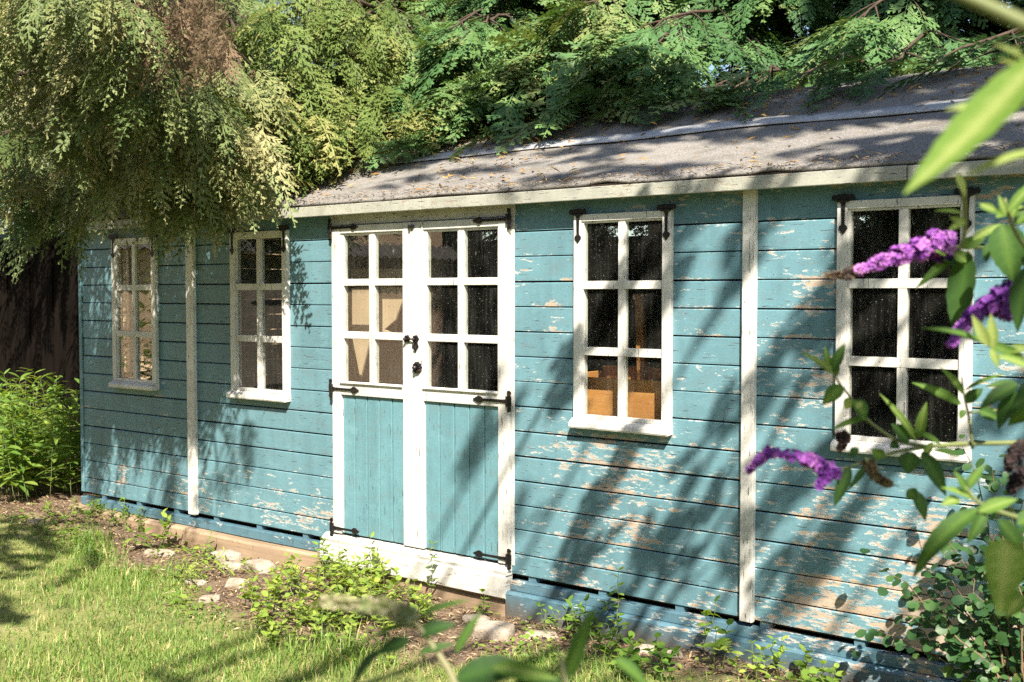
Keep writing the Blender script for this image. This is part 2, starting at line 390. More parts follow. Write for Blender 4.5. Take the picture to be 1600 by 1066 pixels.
# end walls, back wall, floor
mb = MB(); mbr = MB()
EW = (.16, .62, 1.0, 1.93)     # window in the left end wall
for k in range(20):
    z0 = ZB+k*.1247; z1 = z0+.119
    def top(y): return min(RZ(y), RZ(2*RIDGE-y))-.04
    if z0 > 2.6: break
    lo = .012; hi = YB
    if z1 > 2.0:
        lo = max(.012, (z1+.04-2.105)/.44-.10+.02); hi = 2*RIDGE-lo
        if hi-lo < .1: break
    if z0 < EW[3] and z1 > EW[2]-.02:
        mb.box(XL, XL+.02, lo, EW[0], z0, z1); mb.box(XL, XL+.02, EW[1], hi, z0, z1)
    else: mb.box(XL, XL+.02, lo, hi, z0, z1)
    mbr.box(XR-.02, XR, lo, hi, z0, z1)
mb.obj('end_wall', M['blue'], shed); mbr.obj('end_wall', M['blue'], shed)
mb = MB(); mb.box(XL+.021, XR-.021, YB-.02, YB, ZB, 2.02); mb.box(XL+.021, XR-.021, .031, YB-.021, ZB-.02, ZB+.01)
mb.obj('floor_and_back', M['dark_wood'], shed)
mb = MB()
for y in (.2, .7, 1.2): mb.box(XL+.03, XR-.03, y, y+.05, RZ(y)-.12, RZ(y)-.05)
for x in (-6.12, -4.9, -3.4, -2.21): mb.box(x-.02, x+.02, .031, .08, ZB+.01, 2.0)
mb.obj('rafter', M['dark_wood'], shed)
# roof
def roof():
    xs = np.arange(XL-.10, XR+.15, .06); ys = np.concatenate([[-.092], np.arange(-.085, RIDGE+.01, .045)])
    X, Y = np.meshgrid(xs, ys)
    Z = 2.112+.44*(Y+.10)
    for i in range(X.shape[0]):
        for j in range(X.shape[1]):
            x, y = X[i, j], Y[i, j]
            e = math.exp(-((y+.09)/.05)**2)
            Z[i, j] += .010*nz(x*1.4, y*1.8, 3.)+.004*nz(x*5, y*5, 9.)+e*max(0, .022*nz(x*3.6, 0, 5.)-.004)*(1.0 if x > -3.0 else .2)
            if i == 0: Z[i, j] -= .009
    V = np.stack([X, Y, Z], -1).reshape(-1, 3); nx = len(xs); ny = len(ys)
    V2 = V.copy(); V2[:, 1] = 2*RIDGE-V2[:, 1]; V2[:, 2] = 2.112+.44*(2*RIDGE-V2[:, 1]+.10)
    V2[:, 1] += .001
    i, j = np.meshgrid(np.arange(nx-1), np.arange(ny-1)); a = (j*nx+i).ravel()
    F = np.stack([a, a+1, a+1+nx, a+nx], 1)
    o = np_obj('roof', np.concatenate([V, V2]), np.concatenate([F, F[:, ::-1]+len(V)]), M['felt'], shed, smooth=True)
    s = o.modifiers.new('thick', 'SOLIDIFY'); s.thickness = .012; s.offset = -1
    # flashing strip along the slope
    xs = np.arange(-5.6, XR+.14, .05); yc = .585+.012*np.sin(xs*1.7)
    mbx = MB(); vs = []
    rows = [(-.062, .007), (-.03, .008), (.020, .010), (.024, .007), (.062, .006)]
    for x, y in zip(xs, yc):
        for dy, dz in rows: vs.append((x, y+dy+.006*nz(x*4, dy*30, 1.), 2.112+.44*(y+dy+.10)+dz+.010*nz(x*1.4, (y+dy)*1.8, 3.)+.005))
    k = len(rows); fs = [(a*k+b, (a+1)*k+b, (a+1)*k+b+1, a*k+b+1) for a in range(len(xs)-1) for b in range(k-1)]
    fl = np_obj('flashing_strip', vs, fs, M['flash'], shed, smooth=True)
    s = fl.modifiers.new('thick', 'SOLIDIFY'); s.thickness = .004
    mb = MB(); mb.box(XL-.06, XR+.1, -.085, RIDGE, 0, 0)
    mb = MB()   # roof boards under the felt
    mb.add([(XL-.09, -.08, RZ(-.08)-.02), (XR+.1, -.08, RZ(-.08)-.02), (XR+.1, RIDGE, RZ(RIDGE)-.02), (XL-.09, RIDGE, RZ(RIDGE)-.02)], [(0, 1, 2, 3)])
    mb.add([(XL-.09, 2*RIDGE+.08, RZ(-.08)-.02), (XR+.1, 2*RIDGE+.08, RZ(-.08)-.02), (XR+.1, RIDGE+.001, RZ(RIDGE)-.02), (XL-.09, RIDGE+.001, RZ(RIDGE)-.02)], [(0, 1, 2, 3)])
    o = mb.obj('roof_boards', M['dark_wood'], shed); s = o.modifiers.new('thick', 'SOLIDIFY'); s.thickness = .012
roof()
mb = MB()
for a, b in ((XL-.10, -4.05), (-4.046, -1.52), (-1.516, XR+.12)):
    d = rng.normal(0, .002)
    prof = [(-.085, 2.037+d), (-.108, 2.037+d), (-.108, 2.094+d), (-.085, 2.094+d)]
    mb.strip(prof, np.linspace(a, b, 20), lambda x, y, z: (.003*nz(x*1.1, 3.), .004*nz(x*.8, 9.)))
mb.obj('fascia', M['fascia'], shed, bevel=.003)
mb = MB(); mb.box(XL-.09, XR+.1, -.084, .009, 2.058, 2.072); mb.obj('soffit', M['dark_wood'], shed)
# vertical cover strips
for x0, x1 in ((-6.158, -6.086), (-2.243, -2.183)):
    mb = MB(); mb.box(x0, x1, -.042, -.0125, ZB-.01, 2.056); mb.obj('cover_strip', M['white'], shed, bevel=.003)
mb = MB(); mb.box(XL-.012, XL+.03, -.022, -.0128, ZB, 2.056); mb.box(XL-.012, XL-.001, -.022, .05, ZB, 2.04); mb.obj('corner_strip', M['blue'], shed, bevel=.003)
# plinth
mb = MB()
mb.box(XL, -4.90, -.03, .03, .095, .152); mb.obj('base_rail', M['plinth_blue'], shed, bevel=.004)
mb = MB(); mb.box(-3.52, XR, -.03, .03, .102, .152)
mb.obj('base_rail', M['plinth_blue'], shed, bevel=.004)
mb = MB(); prof = [(.02, -.04), (-.052, -.04), (-.056, .088), (-.045, .1015), (.02, .1015)]
mb.strip(prof, np.linspace(-3.53, XR, 20), lambda x, y, z: (.004*nz(x*1.5, 4.), .005*nz(x*1.2, z, 8.)))
mb.obj('base_board', M['plinth_blue'], shed)
mb = MB()
for x in np.arange(XL+.25, XR, .42):
    if -4.9 < x < -3.5: continue
    mb = MB(); mb.box(x-.022, x+.022, -.004, .25, .1525, .1845); mb.obj('floor_bearer', M['plinth_blue'], shed)
mb = MB(); mb.box(XL+.02, XR-.02, .26, .28, -.03, .185); mb.obj('underfloor', M['dark_wood'], shed)
# threshold
mb = MB()
prof = [(.0, .068), (-.060, .060), (-.066, .066), (-.068, .168), (-.060, .178), (.0, .178)]
mb.strip(prof, np.linspace(-4.885, -3.528, 14), lambda x, y, z: (.003*nz(x*2, 1.), .003*nz(x*2, z*4, 3.)))
prof = [(.0, .1785), (-.058, .1785), (-.062, .196), (-.03, .222), (.0, .224)]
mb.strip(prof, np.linspace(-4.878, -3.522, 14), lambda x, y, z: (.002*nz(x*2, 7.), .002*nz(x*2, z*4, 5.)))
mb.obj('threshold', M['white_h'], shed)
mb = MB(); mb.box(-4.832, -3.498, -.020, -.0126, 1.988, 2.054); mb.obj('door_header', M['white_h'], shed, bevel=.002)
mb = MB(); mb.box(-4.826, -4.803, -.018, -.0127, .226, 1.987); mb.obj('door_jamb', M['white'], shed, bevel=.002)
mb = MB(); mb.box(-3.522, -3.503, -.018, -.0127, .226, 1.987)
mb.obj('door_jamb', M['white'], shed, bevel=.002)

# ironwork
def hinge(parent, o, u, v, L=.20, bar=.105):
    """T hinge: bar along v at o, strap along u"""
    mb = MB(); n = np.array([0, -1, 0.]); o = np.array(o, float)
    st = [(0, -.012), (.02, -.008), (.55*L, -.0065), (.70*L, -.007), (.76*L, -.017), (.83*L, -.019), (.90*L, -.011), (L, 0),
          (.90*L, .011), (.83*L, .019), (.76*L, .017), (.70*L, .007), (.55*L, .0065), (.02, .008), (0, .012)]
    mb.prism(st, o, u, v, n, .005)
    h = bar/2
    bp = [(-.006, -h*.95), (.004, -h), (.012, -h*.9), (.011, -h*.68), (.004, -h*.5), (.012, -.02), (.012, .02), (.004, h*.5), (.011, h*.68), (.012, h*.9), (.004, h), (-.006, h*.95),
          (-.014, h*.8), (-.009, h*.55), (-.014, .02), (-.014, -.02), (-.009, -h*.55), (-.014, -h*.8)]
    mb.prism(bp, o-np.array(u)*.014, u, v, n, .006)
    kn = o-np.array(u)*.001+n*.006
    mb.tube([kn-np.array(v)*.026, kn+np.array(v)*.026], .0065, 8)
    for a in (.10*L+.02, .5*L): mb.tube([o+np.array(u)*a, o+np.array(u)*a+n*.008], .005, 6)
    return mb.obj('hinge', M['iron'], parent, bevel=.0012)

def window(i, x0, x1, hinges=True, gm='glass'):
    """x0..x1 outer frame; the mesh itself is the white frame with its bars"""
    z0, z1 = 1.005, 1.975; cx = (x0+x1)/2; f = -.038
    mb = MB()
    sl_, sr_ = .041, .044
    for a, b in ((x0, x0+sl_), (x1-sr_, x1)): mb.box(a, b, f, -.0125, z0, z1)
    a, b = x0+sl_+.0005, x1-sr_-.0005
    mb.box(a, b, f+.002, -.0125, z1-.032, z1); mb.box(a, b, f+.002, -.0125, z0, z0+.018)
    mb.box(a, a+.010, f+.009, .008, z0+.0185, z1-.0325); mb.box(b-.006, b, f+.009, .008, z0+.0185, z1-.0325)
    a, b = a+.0105, b-.0065; cx = (a+b)/2
    mb.box(a, b, f+.010, .008, z1-.042, z1-.0325)
    mb.box(cx-.0175, cx+.0175, f+.006, .002, z0+.0187, z1-.0425)
    for za, zb in ((1.622, 1.660), (1.308, 1.346)):
        mb.box(a, cx-.0177, f+.005, .002, za, zb); mb.box(cx+.0177, b, f+.005, .002, za, zb)
        mb.box(cx-.0176, cx+.0176, f+.0045, f+.0059, za, zb)
    wnd = mb.obj('window', M['white'], shed, bevel=.003)
    mb = MB(); prof = [(-.0125, .962), (-.066, .958), (-.070, .966), (-.068, .983), (-.062, .990), (-.0385, 1.004), (-.0125, 1.0045)]
    mb.strip(prof, np.linspace(x0-.006, x1+.002, 8), lambda x, y, z: (.0012*nz(x*6, i), .0015*nz(x*5, z*9, i)))
    mb.obj('sill', M['white_h'], wnd)
    mb = MB(); mb.box(x0+.03, x1-.03, -.0175, -.0140, z0+.01, z1-.02); mb.obj('glass', M[gm], wnd)
    if hinges:
        for xx in (x0+.026, x1-.022): hinge(wnd, (xx, f-.001, z1+.0), (0, 0, -1), (1, 0, 0), .135, .10)
    return wnd
window(0, *WIN[0], gm='glass_clean'); window(1, *WIN[1]); window(2, *WIN[2]); window(3, *WIN[3])
# end-wall window
mb = MB(); xa, xb = XL-.012, XL+.028
mb.box(xa, xb, EW[0]-.03, EW[0]+.02, EW[2]-.02, EW[3]+.03); mb.box(xa, xb, EW[1]-.02, EW[1]+.03, EW[2]-.02, EW[3]+.03)
mb.box(xa, xb, EW[0]+.021, EW[1]-.021, EW[3]-.01, EW[3]+.03); mb.box(xa, xb, EW[0]+.021, EW[1]-.021, EW[2]-.02, EW[2]+.02)
yc = (EW[0]+EW[1])/2; mb.box(xa+.005, xb-.005, yc-.02, yc+.02, EW[2]+.021, EW[3]-.011)
for z in (1.30, 1.62): mb.box(xa+.006, xb-.006, EW[0]+.021, yc-.021, z, z+.04); mb.box(xa+.006, xb-.006, yc+.021, EW[1]-.021, z, z+.04)
we = mb.obj('window', M['white'], shed, bevel=.003)
mb = MB(); mb.box(XL+.006, XL+.010, EW[0], EW[1], EW[2], EW[3]); mb.obj('glass', M['glass_clean'], we)

def door(x0, x1, sgn):
    """sgn -1: hinges on the left"""
    f = -.040; b = .004
    ol, orr = (.064, .066) if sgn < 0 else (.076, .066)
    mb = MB()
    mb.box(x0, x0+ol, f, b, .232, 1.983); mb.box(x1-orr, x1, f, b, .232, 1.983)
    a, c = x0+ol+.0005, x1-orr-.0005
    mb.box(a, c, f+.0015, b, 1.938, 1.982); mb.box(a, c, f+.0015, b, 1.028, 1.092)
    mb.strip([(f+.001, 1.0925), (f-.010, 1.0925), (f-.012, 1.099), (f+.001, 1.108)], [a, c])
    bl = .022
    mb.box(a, a+bl, f+.010, b, 1.0935, 1.937); mb.box(c-.010, c, f+.010, b, 1.0935, 1.937)
    g0, g1 = a+bl+.0005, c-.0105; cx = (g0+g1)/2-.002
    mb.box(g0, g1, f+.012, b, 1.925, 1.9375)
    mb.box(cx-.0195, cx+.0195, f+.004, b, 1.0937, 1.9247)
    for za, zb in ((1.644, 1.682), (1.347, 1.387)):
        mb.box(g0, cx-.0197, f+.006, b, za, zb); mb.box(cx+.0197, g1, f+.006, b, za, zb)
    d = mb.obj('door', M['white'], shed, bevel=.003)
    mb = MB(); mb.box(g0-.01, g1+.01, -.022, -.0185, 1.085, 1.935); mb.obj('glass', M['glass'], d)
    mb = MB(); n = 5; xs = np.linspace(a, c, n+1)
    for k in range(n):
        dy = rng.normal(0, .0008)
        mb.box(xs[k]+.0028, xs[k+1]-.0028, -.022+dy, -.006, .234, 1.027)
        if k in (1, 3): pass
    mb.obj('board_panel', M['door_blue'], d, bevel=.004)
    mb = MB(); mb.box(a, c, -.0055, .004, .234, 1.027); mb.obj('panel_backing', M['dark_wood'], d)
    for z in (1.972, 1.060, .262):
        if sgn < 0: hinge(d, (x0+.004, f-.003, z), (1, 0, 0), (0, 0, 1), .215, .11)
        else: hinge(d, (x1-.004, f-.003, z), (-1, 0, 0), (0, 0, 1), .225, .11)
    return d
dl = door(-4.800, -4.183, -1); dr = door(-4.178, -3.525, 1)
def rosette(parent, name, c, r, n, th=.012):
    mb = MB(); poly = []
    for i in range(n*4):
        a = 2*math.pi*i/(n*4); rr = r*(1-.14*(math.cos(a*n) < 0)); poly.append((rr*math.cos(a), rr*math.sin(a)))
    mb.prism(poly, c, (1, 0, 0), (0, 0, 1), (0, -1, 0), th)
    for i in range(n):
        a = 2*math.pi*i/n; p = np.array(c)+np.array((.66*r*math.cos(a), -th, .66*r*math.sin(a))); mb.tube([p, p+np.array((0, -.006, 0))], [.22*r, .14*r], 6)
    mb.tube([np.array(c)+np.array((0, -th, 0)), np.array(c)+np.array((0, -th-.018, 0)), np.array(c)+np.array((0, -th-.026, 0))], [.3*r, .42*r, .2*r], 10)
    return mb.obj(name, M['iron'], parent, bevel=.001)
rosette(dr, 'handle', (-4.139, -.041, 1.205), .033, 10)
rosette(dl, 'latch', (-4.213, -.041, 1.357), .022, 6, .008)
lk = rosette(dr, 'latch', (-4.150, -.041, 1.357), .023, 6, .008)
mb = MB()
mb.tube([(-4.21, -.055, 1.357), (-4.15, -.055, 1.357)], .005, 6)
mb.prism([(-.012, 0), (-.020, -.020), (-.008, -.034), (0, -.05), (.008, -.034), (.020, -.020), (.012, 0)], (-4.150, -.041, 1.336), (1, 0, 0), (0, 0, 1), (0, -1, 0), .006)
mb.tube([(-4.152, -.047, 1.308), (-4.152, -.055, 1.308)], [.012, .009], 8)
mb.obj('keyhole_plate', M['iron'], dr)
mb = MB(); mb.box(-4.200, -4.160, -.052, -.0412, 1.948, 1.966); mb.tube([(-4.18, -.05, 1.957), (-4.18, -.064, 1.957)], .008, 8); mb.obj('catch', M['iron'], dl, bevel=.002)

# timber beneath
mb = MB(); prof = [(.02, -.06), (-.082, -.06), (-.086, .080), (-.075, .0935), (.02, .0945)]
mb.strip(prof, np.linspace(-7.50, -4.905, 26), lambda x, y, z: (.006*nz(x*1.5, z*3, 4.), .007*nz(x*1.6, y*5, 8.)-.004))
tag(mb.obj('timber_sleeper', M['old_timber'], origin=(-6.2, -.03, 0)), 'bare weathered timber beam lying under the left half of the blue wall', 'timber beam')
mb = MB(); prof = [(.05, -.05), (-.028, -.05), (-.035, .030), (-.022, .050), (.05, .052)]
mb.strip(prof, np.linspace(-4.87, -3.55, 14), lambda x, y, z: (.008*nz(x*2.5, z*3, 4.), .008*nz(x*2.6, y*5, 8.)))
tag(mb.obj('timber_sleeper', M['old_timber'], origin=(-4.2, 0, 0)), 'rough brown plank packed under the white door threshold', 'timber beam')

# ------------------------------------------------------------------ things inside
mb = MB(); mb.box(-3.35, -2.35, .10, .125, .95, 1.19); mb.box(-3.35, -2.35, .1255, .55, .95, .975); mb.box(-3.35, -2.35, .5505, .575, .95, 1.22); mb.box(-3.375, -3.3505, .10, .575, .95, 1.19); mb.box(-2.3495, -2.32, .10, .575, .95, 1.19)
mb.box(-3.0, -2.97, .1255, .55, .976, 1.17)
bx = empty('wooden_box', (-2.85, .3, .95), 'open orange pine box on a bench inside the window right of the doors', 'wooden box')
mb.obj('tray', M['orange_wood'], bx, bevel=.003)
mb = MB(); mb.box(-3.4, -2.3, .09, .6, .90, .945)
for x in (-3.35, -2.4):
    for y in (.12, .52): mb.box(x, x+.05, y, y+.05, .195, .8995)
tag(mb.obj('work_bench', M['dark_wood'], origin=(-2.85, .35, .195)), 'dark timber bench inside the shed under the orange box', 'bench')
mb = MB(); pts = [(-.025, 0), (.025, 0), (.02, .62), (-.02, .62)]
mb.prism(pts, (-3.02, .42, .977), (1, 0, 0), (-.05, 0, 1), (0, 1, 0), .03)
tag(mb.obj('wooden_post', M['orange_wood'], origin=(-3.02, .42, .977)), 'slim upright pine batten standing in the orange box behind the glass', 'wooden batten')
# boards behind the left door: outlines on the plane y = .22
def inner_board(name, pts, Y, th, mat, label, cat):
    P3 = [onY(px, py, Y) for px, py in pts]; mb = MB()
    poly = [(p[0], p[2]) for p in P3]
    mb.prism(poly, (0, Y, 0), (1, 0, 0), (0, 0, 1), (0, 1, 0), th)
    c = np.mean(P3, axis=0); c[1] = Y
    return tag(mb.obj(name, mat, origin=c), label, cat)
inner_board('plywood_offcut', [(549, 450), (590, 447), (585, 500), (563, 592), (549, 520)], .20, .012, M['ply'], 'pointed wedge of pale plywood leaning behind the left door glass', 'plywood board')
inner_board('plywood_offcut', [(586, 447), (636, 449), (618, 500), (600, 515), (636, 530), (586, 520)], .24, .012, M['ply'], 'notched pale plywood board behind the right hand panes of the left door', 'plywood board')
inner_board('plywood_offcut', [(549, 420), (640, 420), (640, 438), (549, 440)], .28, .012, M['ply'], 'pale plywood edge lying across the top of the other boards in the left door', 'plywood board')

# ------------------------------------------------------------------ vegetation: templates
def kite(p, d, l, w, n=(0, 0, 1)):
    d = np.array(d, float); d /= np.linalg.norm(d)+1e-9; s = np.cross(n, d); s /= np.linalg.norm(s)+1e-9
    p = np.array(p, float); return [p, p+d*l*.45+s*w, p+d*l, p+d*l*.45-s*w]
def frond_template(seed, nb=13, nt=5, w=.017, wid=.34, droop=.18, coarse=False):
    r = random.Random(seed); V = []; F = []
    def put(k): b = len(V); V.extend(k); F.append((b, b+1, b+2, b+3))
    z = lambda x: -droop*x*x
    N = 5
    for i in range(N):
        a, b = i/N, (i+1)/N; put(kite((a, 0, z(a)), (b-a, 0, z(b)-z(a)), (b-a)*1.15, .010))
    for i in range(nb):
        t = .06+.90*i/(nb-1); s = 1 if i % 2 else -1
        ang = math.radians(r.uniform(36, 52)*(1-.25*t)); L = wid*(math.sin(math.pi*min(1, .18+t*.82))**.7)*(1.02-.55*t)*r.uniform(.75, 1.15)
        p = np.array((t, 0, z(t))); d = np.array((math.cos(ang), s*math.sin(ang), r.uniform(-.35, .08))); d /= np.linalg.norm(d)
        put(kite(p, d, L, w*.9 if not coarse else w*1.8))
        if coarse: continue
        for k in range(nt):
            u = .18+.76*k/(nt-1 if nt > 1 else 1); q = p+d*L*u; ss = 1 if k % 2 else -1
            a2 = math.atan2(d[1], d[0])+ss*math.radians(r.uniform(22, 38)); l2 = L*.50*(1.1-.6*u)*r.uniform(.7, 1.2)
            d2 = np.array((math.cos(a2), math.sin(a2), d[2]+r.uniform(-.3, .12)))
            put(kite(q, d2, l2, w))
    return np.array(V), np.array(F)
FRONDS = [frond_template(s) for s in range(5)]
FRONDS_HANG = [frond_template(20+s, 15, 6, .0155, .27, .40) for s in range(5)]
FRONDS_FAR = [frond_template(40+s, 16, 6, .023, .38, .22) for s in range(4)]
FRONDS_COARSE = [frond_template(60+s, 14, 0, .040, .36, .2, True) for s in range(3)]

def leaf_template(w, fold=.25, curl=.25, n=5, tip=1.4, base=.6):
    V = []; F = []
    for i in range(n+1):
        t = i/n; wd = w*(t**base)*((1-t)**(1/tip))*2.1 if 0 < t < 1 else (.012 if t == 0 else .0)
        z = -curl*t*t; V += [(t, wd, z+fold*wd), (t, 0, z), (t, -wd, z+fold*wd)]
    for i in range(n):
        a = i*3; F += [(a, a+1, a+4, a+3), (a+1, a+2, a+5, a+4)]
    return np.array(V), np.array(F)
LEAF_LANCE = [leaf_template(.11, .3, c) for c in (.1, .25, .45)]
LEAF_OVATE = [leaf_template(.24, .2, c, 5, 1.6, .5) for c in (.05, .18, .35)]
LEAF_ROUND = [leaf_template(.34, .15, c, 5, 2.4, .45) for c in (.05, .15)]

def frames(D, U):
    D = D/(np.linalg.norm(D, axis=1)[:, None]+1e-9)
    Yv = np.cross(U, D); Yv /= (np.linalg.norm(Yv, axis=1)[:, None]+1e-9); Zv = np.cross(D, Yv)
    return np.stack([D, Yv, Zv], 1)          # rows: local axes
def scatter(name, temps, O, D, U, S, var, mat, parent=None, rs=None, origin=None, jit=.08, smooth=False):
    rs = rs or np.random.default_rng(1)
    O, D, U, S, var = map(lambda a: np.asarray(a, float), (O, D, U, S, var))
    R = frames(D, U); pick = rs.integers(0, len(temps), len(O)); Vs = []; Fs = []; As = []; off = 0
    for k, (tv, tf) in enumerate(temps):
        m = pick == k
        if not m.any(): continue
        v = np.einsum('vi,nij->nvj', tv, R[m])*S[m][:, None, None]+O[m][:, None, :]
        n = v.shape[0]; f = (tf[None]+np.arange(n)[:, None, None]*len(tv)).reshape(-1, 4)+off
        a = np.repeat(var[m][:, None], len(tv), 1)+rs.normal(0, jit, (n, len(tv)//4 if len(tv) % 4 == 0 else 1)).repeat(4 if len(tv) % 4 == 0 else len(tv), 1)[:, :len(tv)]
        Vs.append(v.reshape(-1, 3)); Fs.append(f); As.append(a.ravel()); off += n*len(tv)
    return np_obj(name, np.concatenate(Vs), np.concatenate(Fs), mat, parent, var=np.clip(np.concatenate(As), 0, 1), origin=origin, smooth=smooth)

def merge_tubes(name, tubes, mat, parent=None, var=.5, origin=None, n=6):
    V = []; F = []
    for pts, rad in tubes:
        v, f = tube(pts, rad, n); b = len(V); V += v.tolist(); F += [tuple(b+i for i in q) for q in f]
    o = np_obj(name, np.array(V), F, mat, parent, var=np.full(len(V), var), smooth=True, origin=origin); return o

class Crown:
    """collects fronds along limbs"""
    def __init__(s, seed): s.r = np.random.default_rng(seed); s.O = []; s.D = []; s.U = []; s.S = []; s.v = []; s.limbs = []; s.dead = []
    def frond(s, o, d, size, v, up=None):
        r = s.r; u = np.array((0, 0, 1.))+r.normal(0, .33, 3) if up is None else up
        s.O.append(o); s.D.append(d); s.U.append(u); s.S.append(size); s.v.append(v)
    def limb(s, p, q, sag, rad, size=.32, sec=9, seclen=.55, droop=.5, start=.25, n=14, var=.45, spread=.2, wig=.02, dens=1.0):
        r = s.r; c = curve(p, q, sag, n, wig, r); s.limbs.append((c, np.linspace(rad, rad*.2, n)))
        T = np.gradient(c, axis=0); T /= np.linalg.norm(T, axis=1)[:, None]
        for k in range(sec):
            t = start+(1-start)*(k+r.uniform(0, .8))/sec; t = min(t, .999); i = t*(n-1); a = int(i); f = i-a
            o = c[a]*(1-f)+c[min(a+1, n-1)]*f; d = T[a]; sd = 1 if k % 2 else -1
            side = np.cross(d, (0, 0, 1.)); side /= np.linalg.norm(side)+1e-9
            ang = math.radians(r.uniform(30, 65)); L = seclen*(1.15-.7*t)*r.uniform(.7, 1.2)
            dd = d*math.cos(ang)+side*sd*math.sin(ang)+np.array((0, 0, r.uniform(-.5, .15)*droop*2)); dd /= np.linalg.norm(dd)
            e = o+dd*L+np.array((0, 0, -droop*L*.5)); cc = curve(o, e, .06*L, 6)
            s.limbs.append((cc, np.linspace(rad*.28, rad*.08, 6)))
            m = max(2, int(round((L/.085)*dens)))
            for j in range(m):
                u = (j+1)/m; b = min(int(u*5), 4); oo = cc[b]+(cc[min(b+1, 5)]-cc[b])*(u*5-b)
                t2 = cc[min(b+1, 5)]-cc[max(b-1, 0)]; t2 = t2/(np.linalg.norm(t2)+1e-9)
                s2 = np.cross(t2, (0, 0, 1.)); an = r.normal(0, .5)
                fd = t2*math.cos(an)+s2*math.sin(an)+np.array((0, 0, -droop*r.uniform(.2, 1.3)+.1)); 
                s.frond(oo, fd, size*r.uniform(.65, 1.25)*(1.05-.2*u), float(np.clip(r.normal(var, spread), 0, 1)))
        for _ in range(3):
            s.frond(c[-1], T[-1]+r.normal(0, .3, 3)+np.array((0, 0, -droop*.5)), size*r.uniform(.8, 1.2), float(np.clip(r.normal(var+.1, spread), 0, 1)))
    def pad(s, e, out, rad, n, size, var, spread=.2, hang=.55):
        r = s.r; out = np.array(out, float); out /= np.linalg.norm(out)+1e-9
        for _ in range(n):
            a = r.uniform(0, 2*np.pi); q = math.sqrt(r.uniform()); off = np.array((math.cos(a)*rad*q, math.sin(a)*rad*q, 0)); off[2] = -.45*q*q*rad+r.normal(0, .03)-r.uniform(0, .10)
            d = off/(rad+1e-6)*.9+out*.7+np.array((0, 0, -hang*(q+.35)*r.uniform(.5, 1.4)))+r.normal(0, .12, 3)
            s.frond(np.array(e)+off, d, size*r.uniform(.7, 1.2), float(np.clip(r.normal(var+.22*(1-q), spread), 0, 1)))
    def build(s, name, label, cat, base, height, trad, leafm, temps, group=None, lean=(0, 0), limbm='bark', keep=None):
        base = np.array(base, float); root = empty(name, base, label, cat, group)
        n = 16; t = np.linspace(0, 1, n); tr = base+np.stack([lean[0]*t+.05*np.sin(5*t), lean[1]*t+.04*np.sin(7*t+1), height*t], 1); tr[0, 2] -= .15
        merge_tubes('trunk', [(tr, trad*(1-.85*t)+.12*trad*np.exp(-t*25))], M['bark'], root, n=12)
        if s.limbs: merge_tubes('limbs', s.limbs, M[limbm], root, n=5)
        O, D, U, S, v = map(np.array, (s.O, s.D, s.U, s.S, s.v))
        if keep is not None:
            m = keep(O, D, S); O, D, U, S, v = O[m], D[m], U[m], S[m], v[m]
        scatter('crown', temps, O, D, U, S, v, M[leafm], root, s.r)
        if s.dead:
            a = [np.array([q[i] for q in s.dead]) for i in range(5)]
            scatter('dead_foliage', temps, *a, M['dead'], root, s.r)
        return root
def roof_clear(O, D, S):
    """drop fronds whose tip would pass through the shed"""
    Dn = D/np.linalg.norm(D, axis=1)[:, None]
    ok = np.ones(len(O), bool)
    for f in (0., .5, .95):
        T = O+Dn*(S*f)[:, None]; T[:, 2] -= .15*S*f*f
        rz = 2.112+.44*(np.minimum(T[:, 1], 2*RIDGE-T[:, 1])+.10)
        inx = (T[:, 0] > XL-.12) & (T[:, 0] < XR+.2) & (T[:, 1] > -.14) & (T[:, 1] < 2*RIDGE+.2)
        ok &= ~(inx & (T[:, 2] < rz+.03))
        ok &= ~((T[:, 0] > XL-.05) & (T[:, 1] > -.12) & (T[:, 1] < 2.6) & (T[:, 2] < 2.1))
    return ok
def rand_limbs(cr, base, zs, lens, az0, azs, droop, size, rad, var, sec, seclen, rise=.15, **kw):
    r = cr.r
    for z in zs:
        az = az0+r.uniform(-azs, azs); L = lens(z)*r.uniform(.75, 1.15)
        p = np.array(base)+np.array((.05*math.cos(az), .05*math.sin(az), z)); q = p+np.array((L*math.cos(az), L*math.sin(az), L*r.uniform(-.35, .2)-.1))
        cr.limb(p, q, rise*L, rad, size, sec, seclen, droop, var=var, **kw)

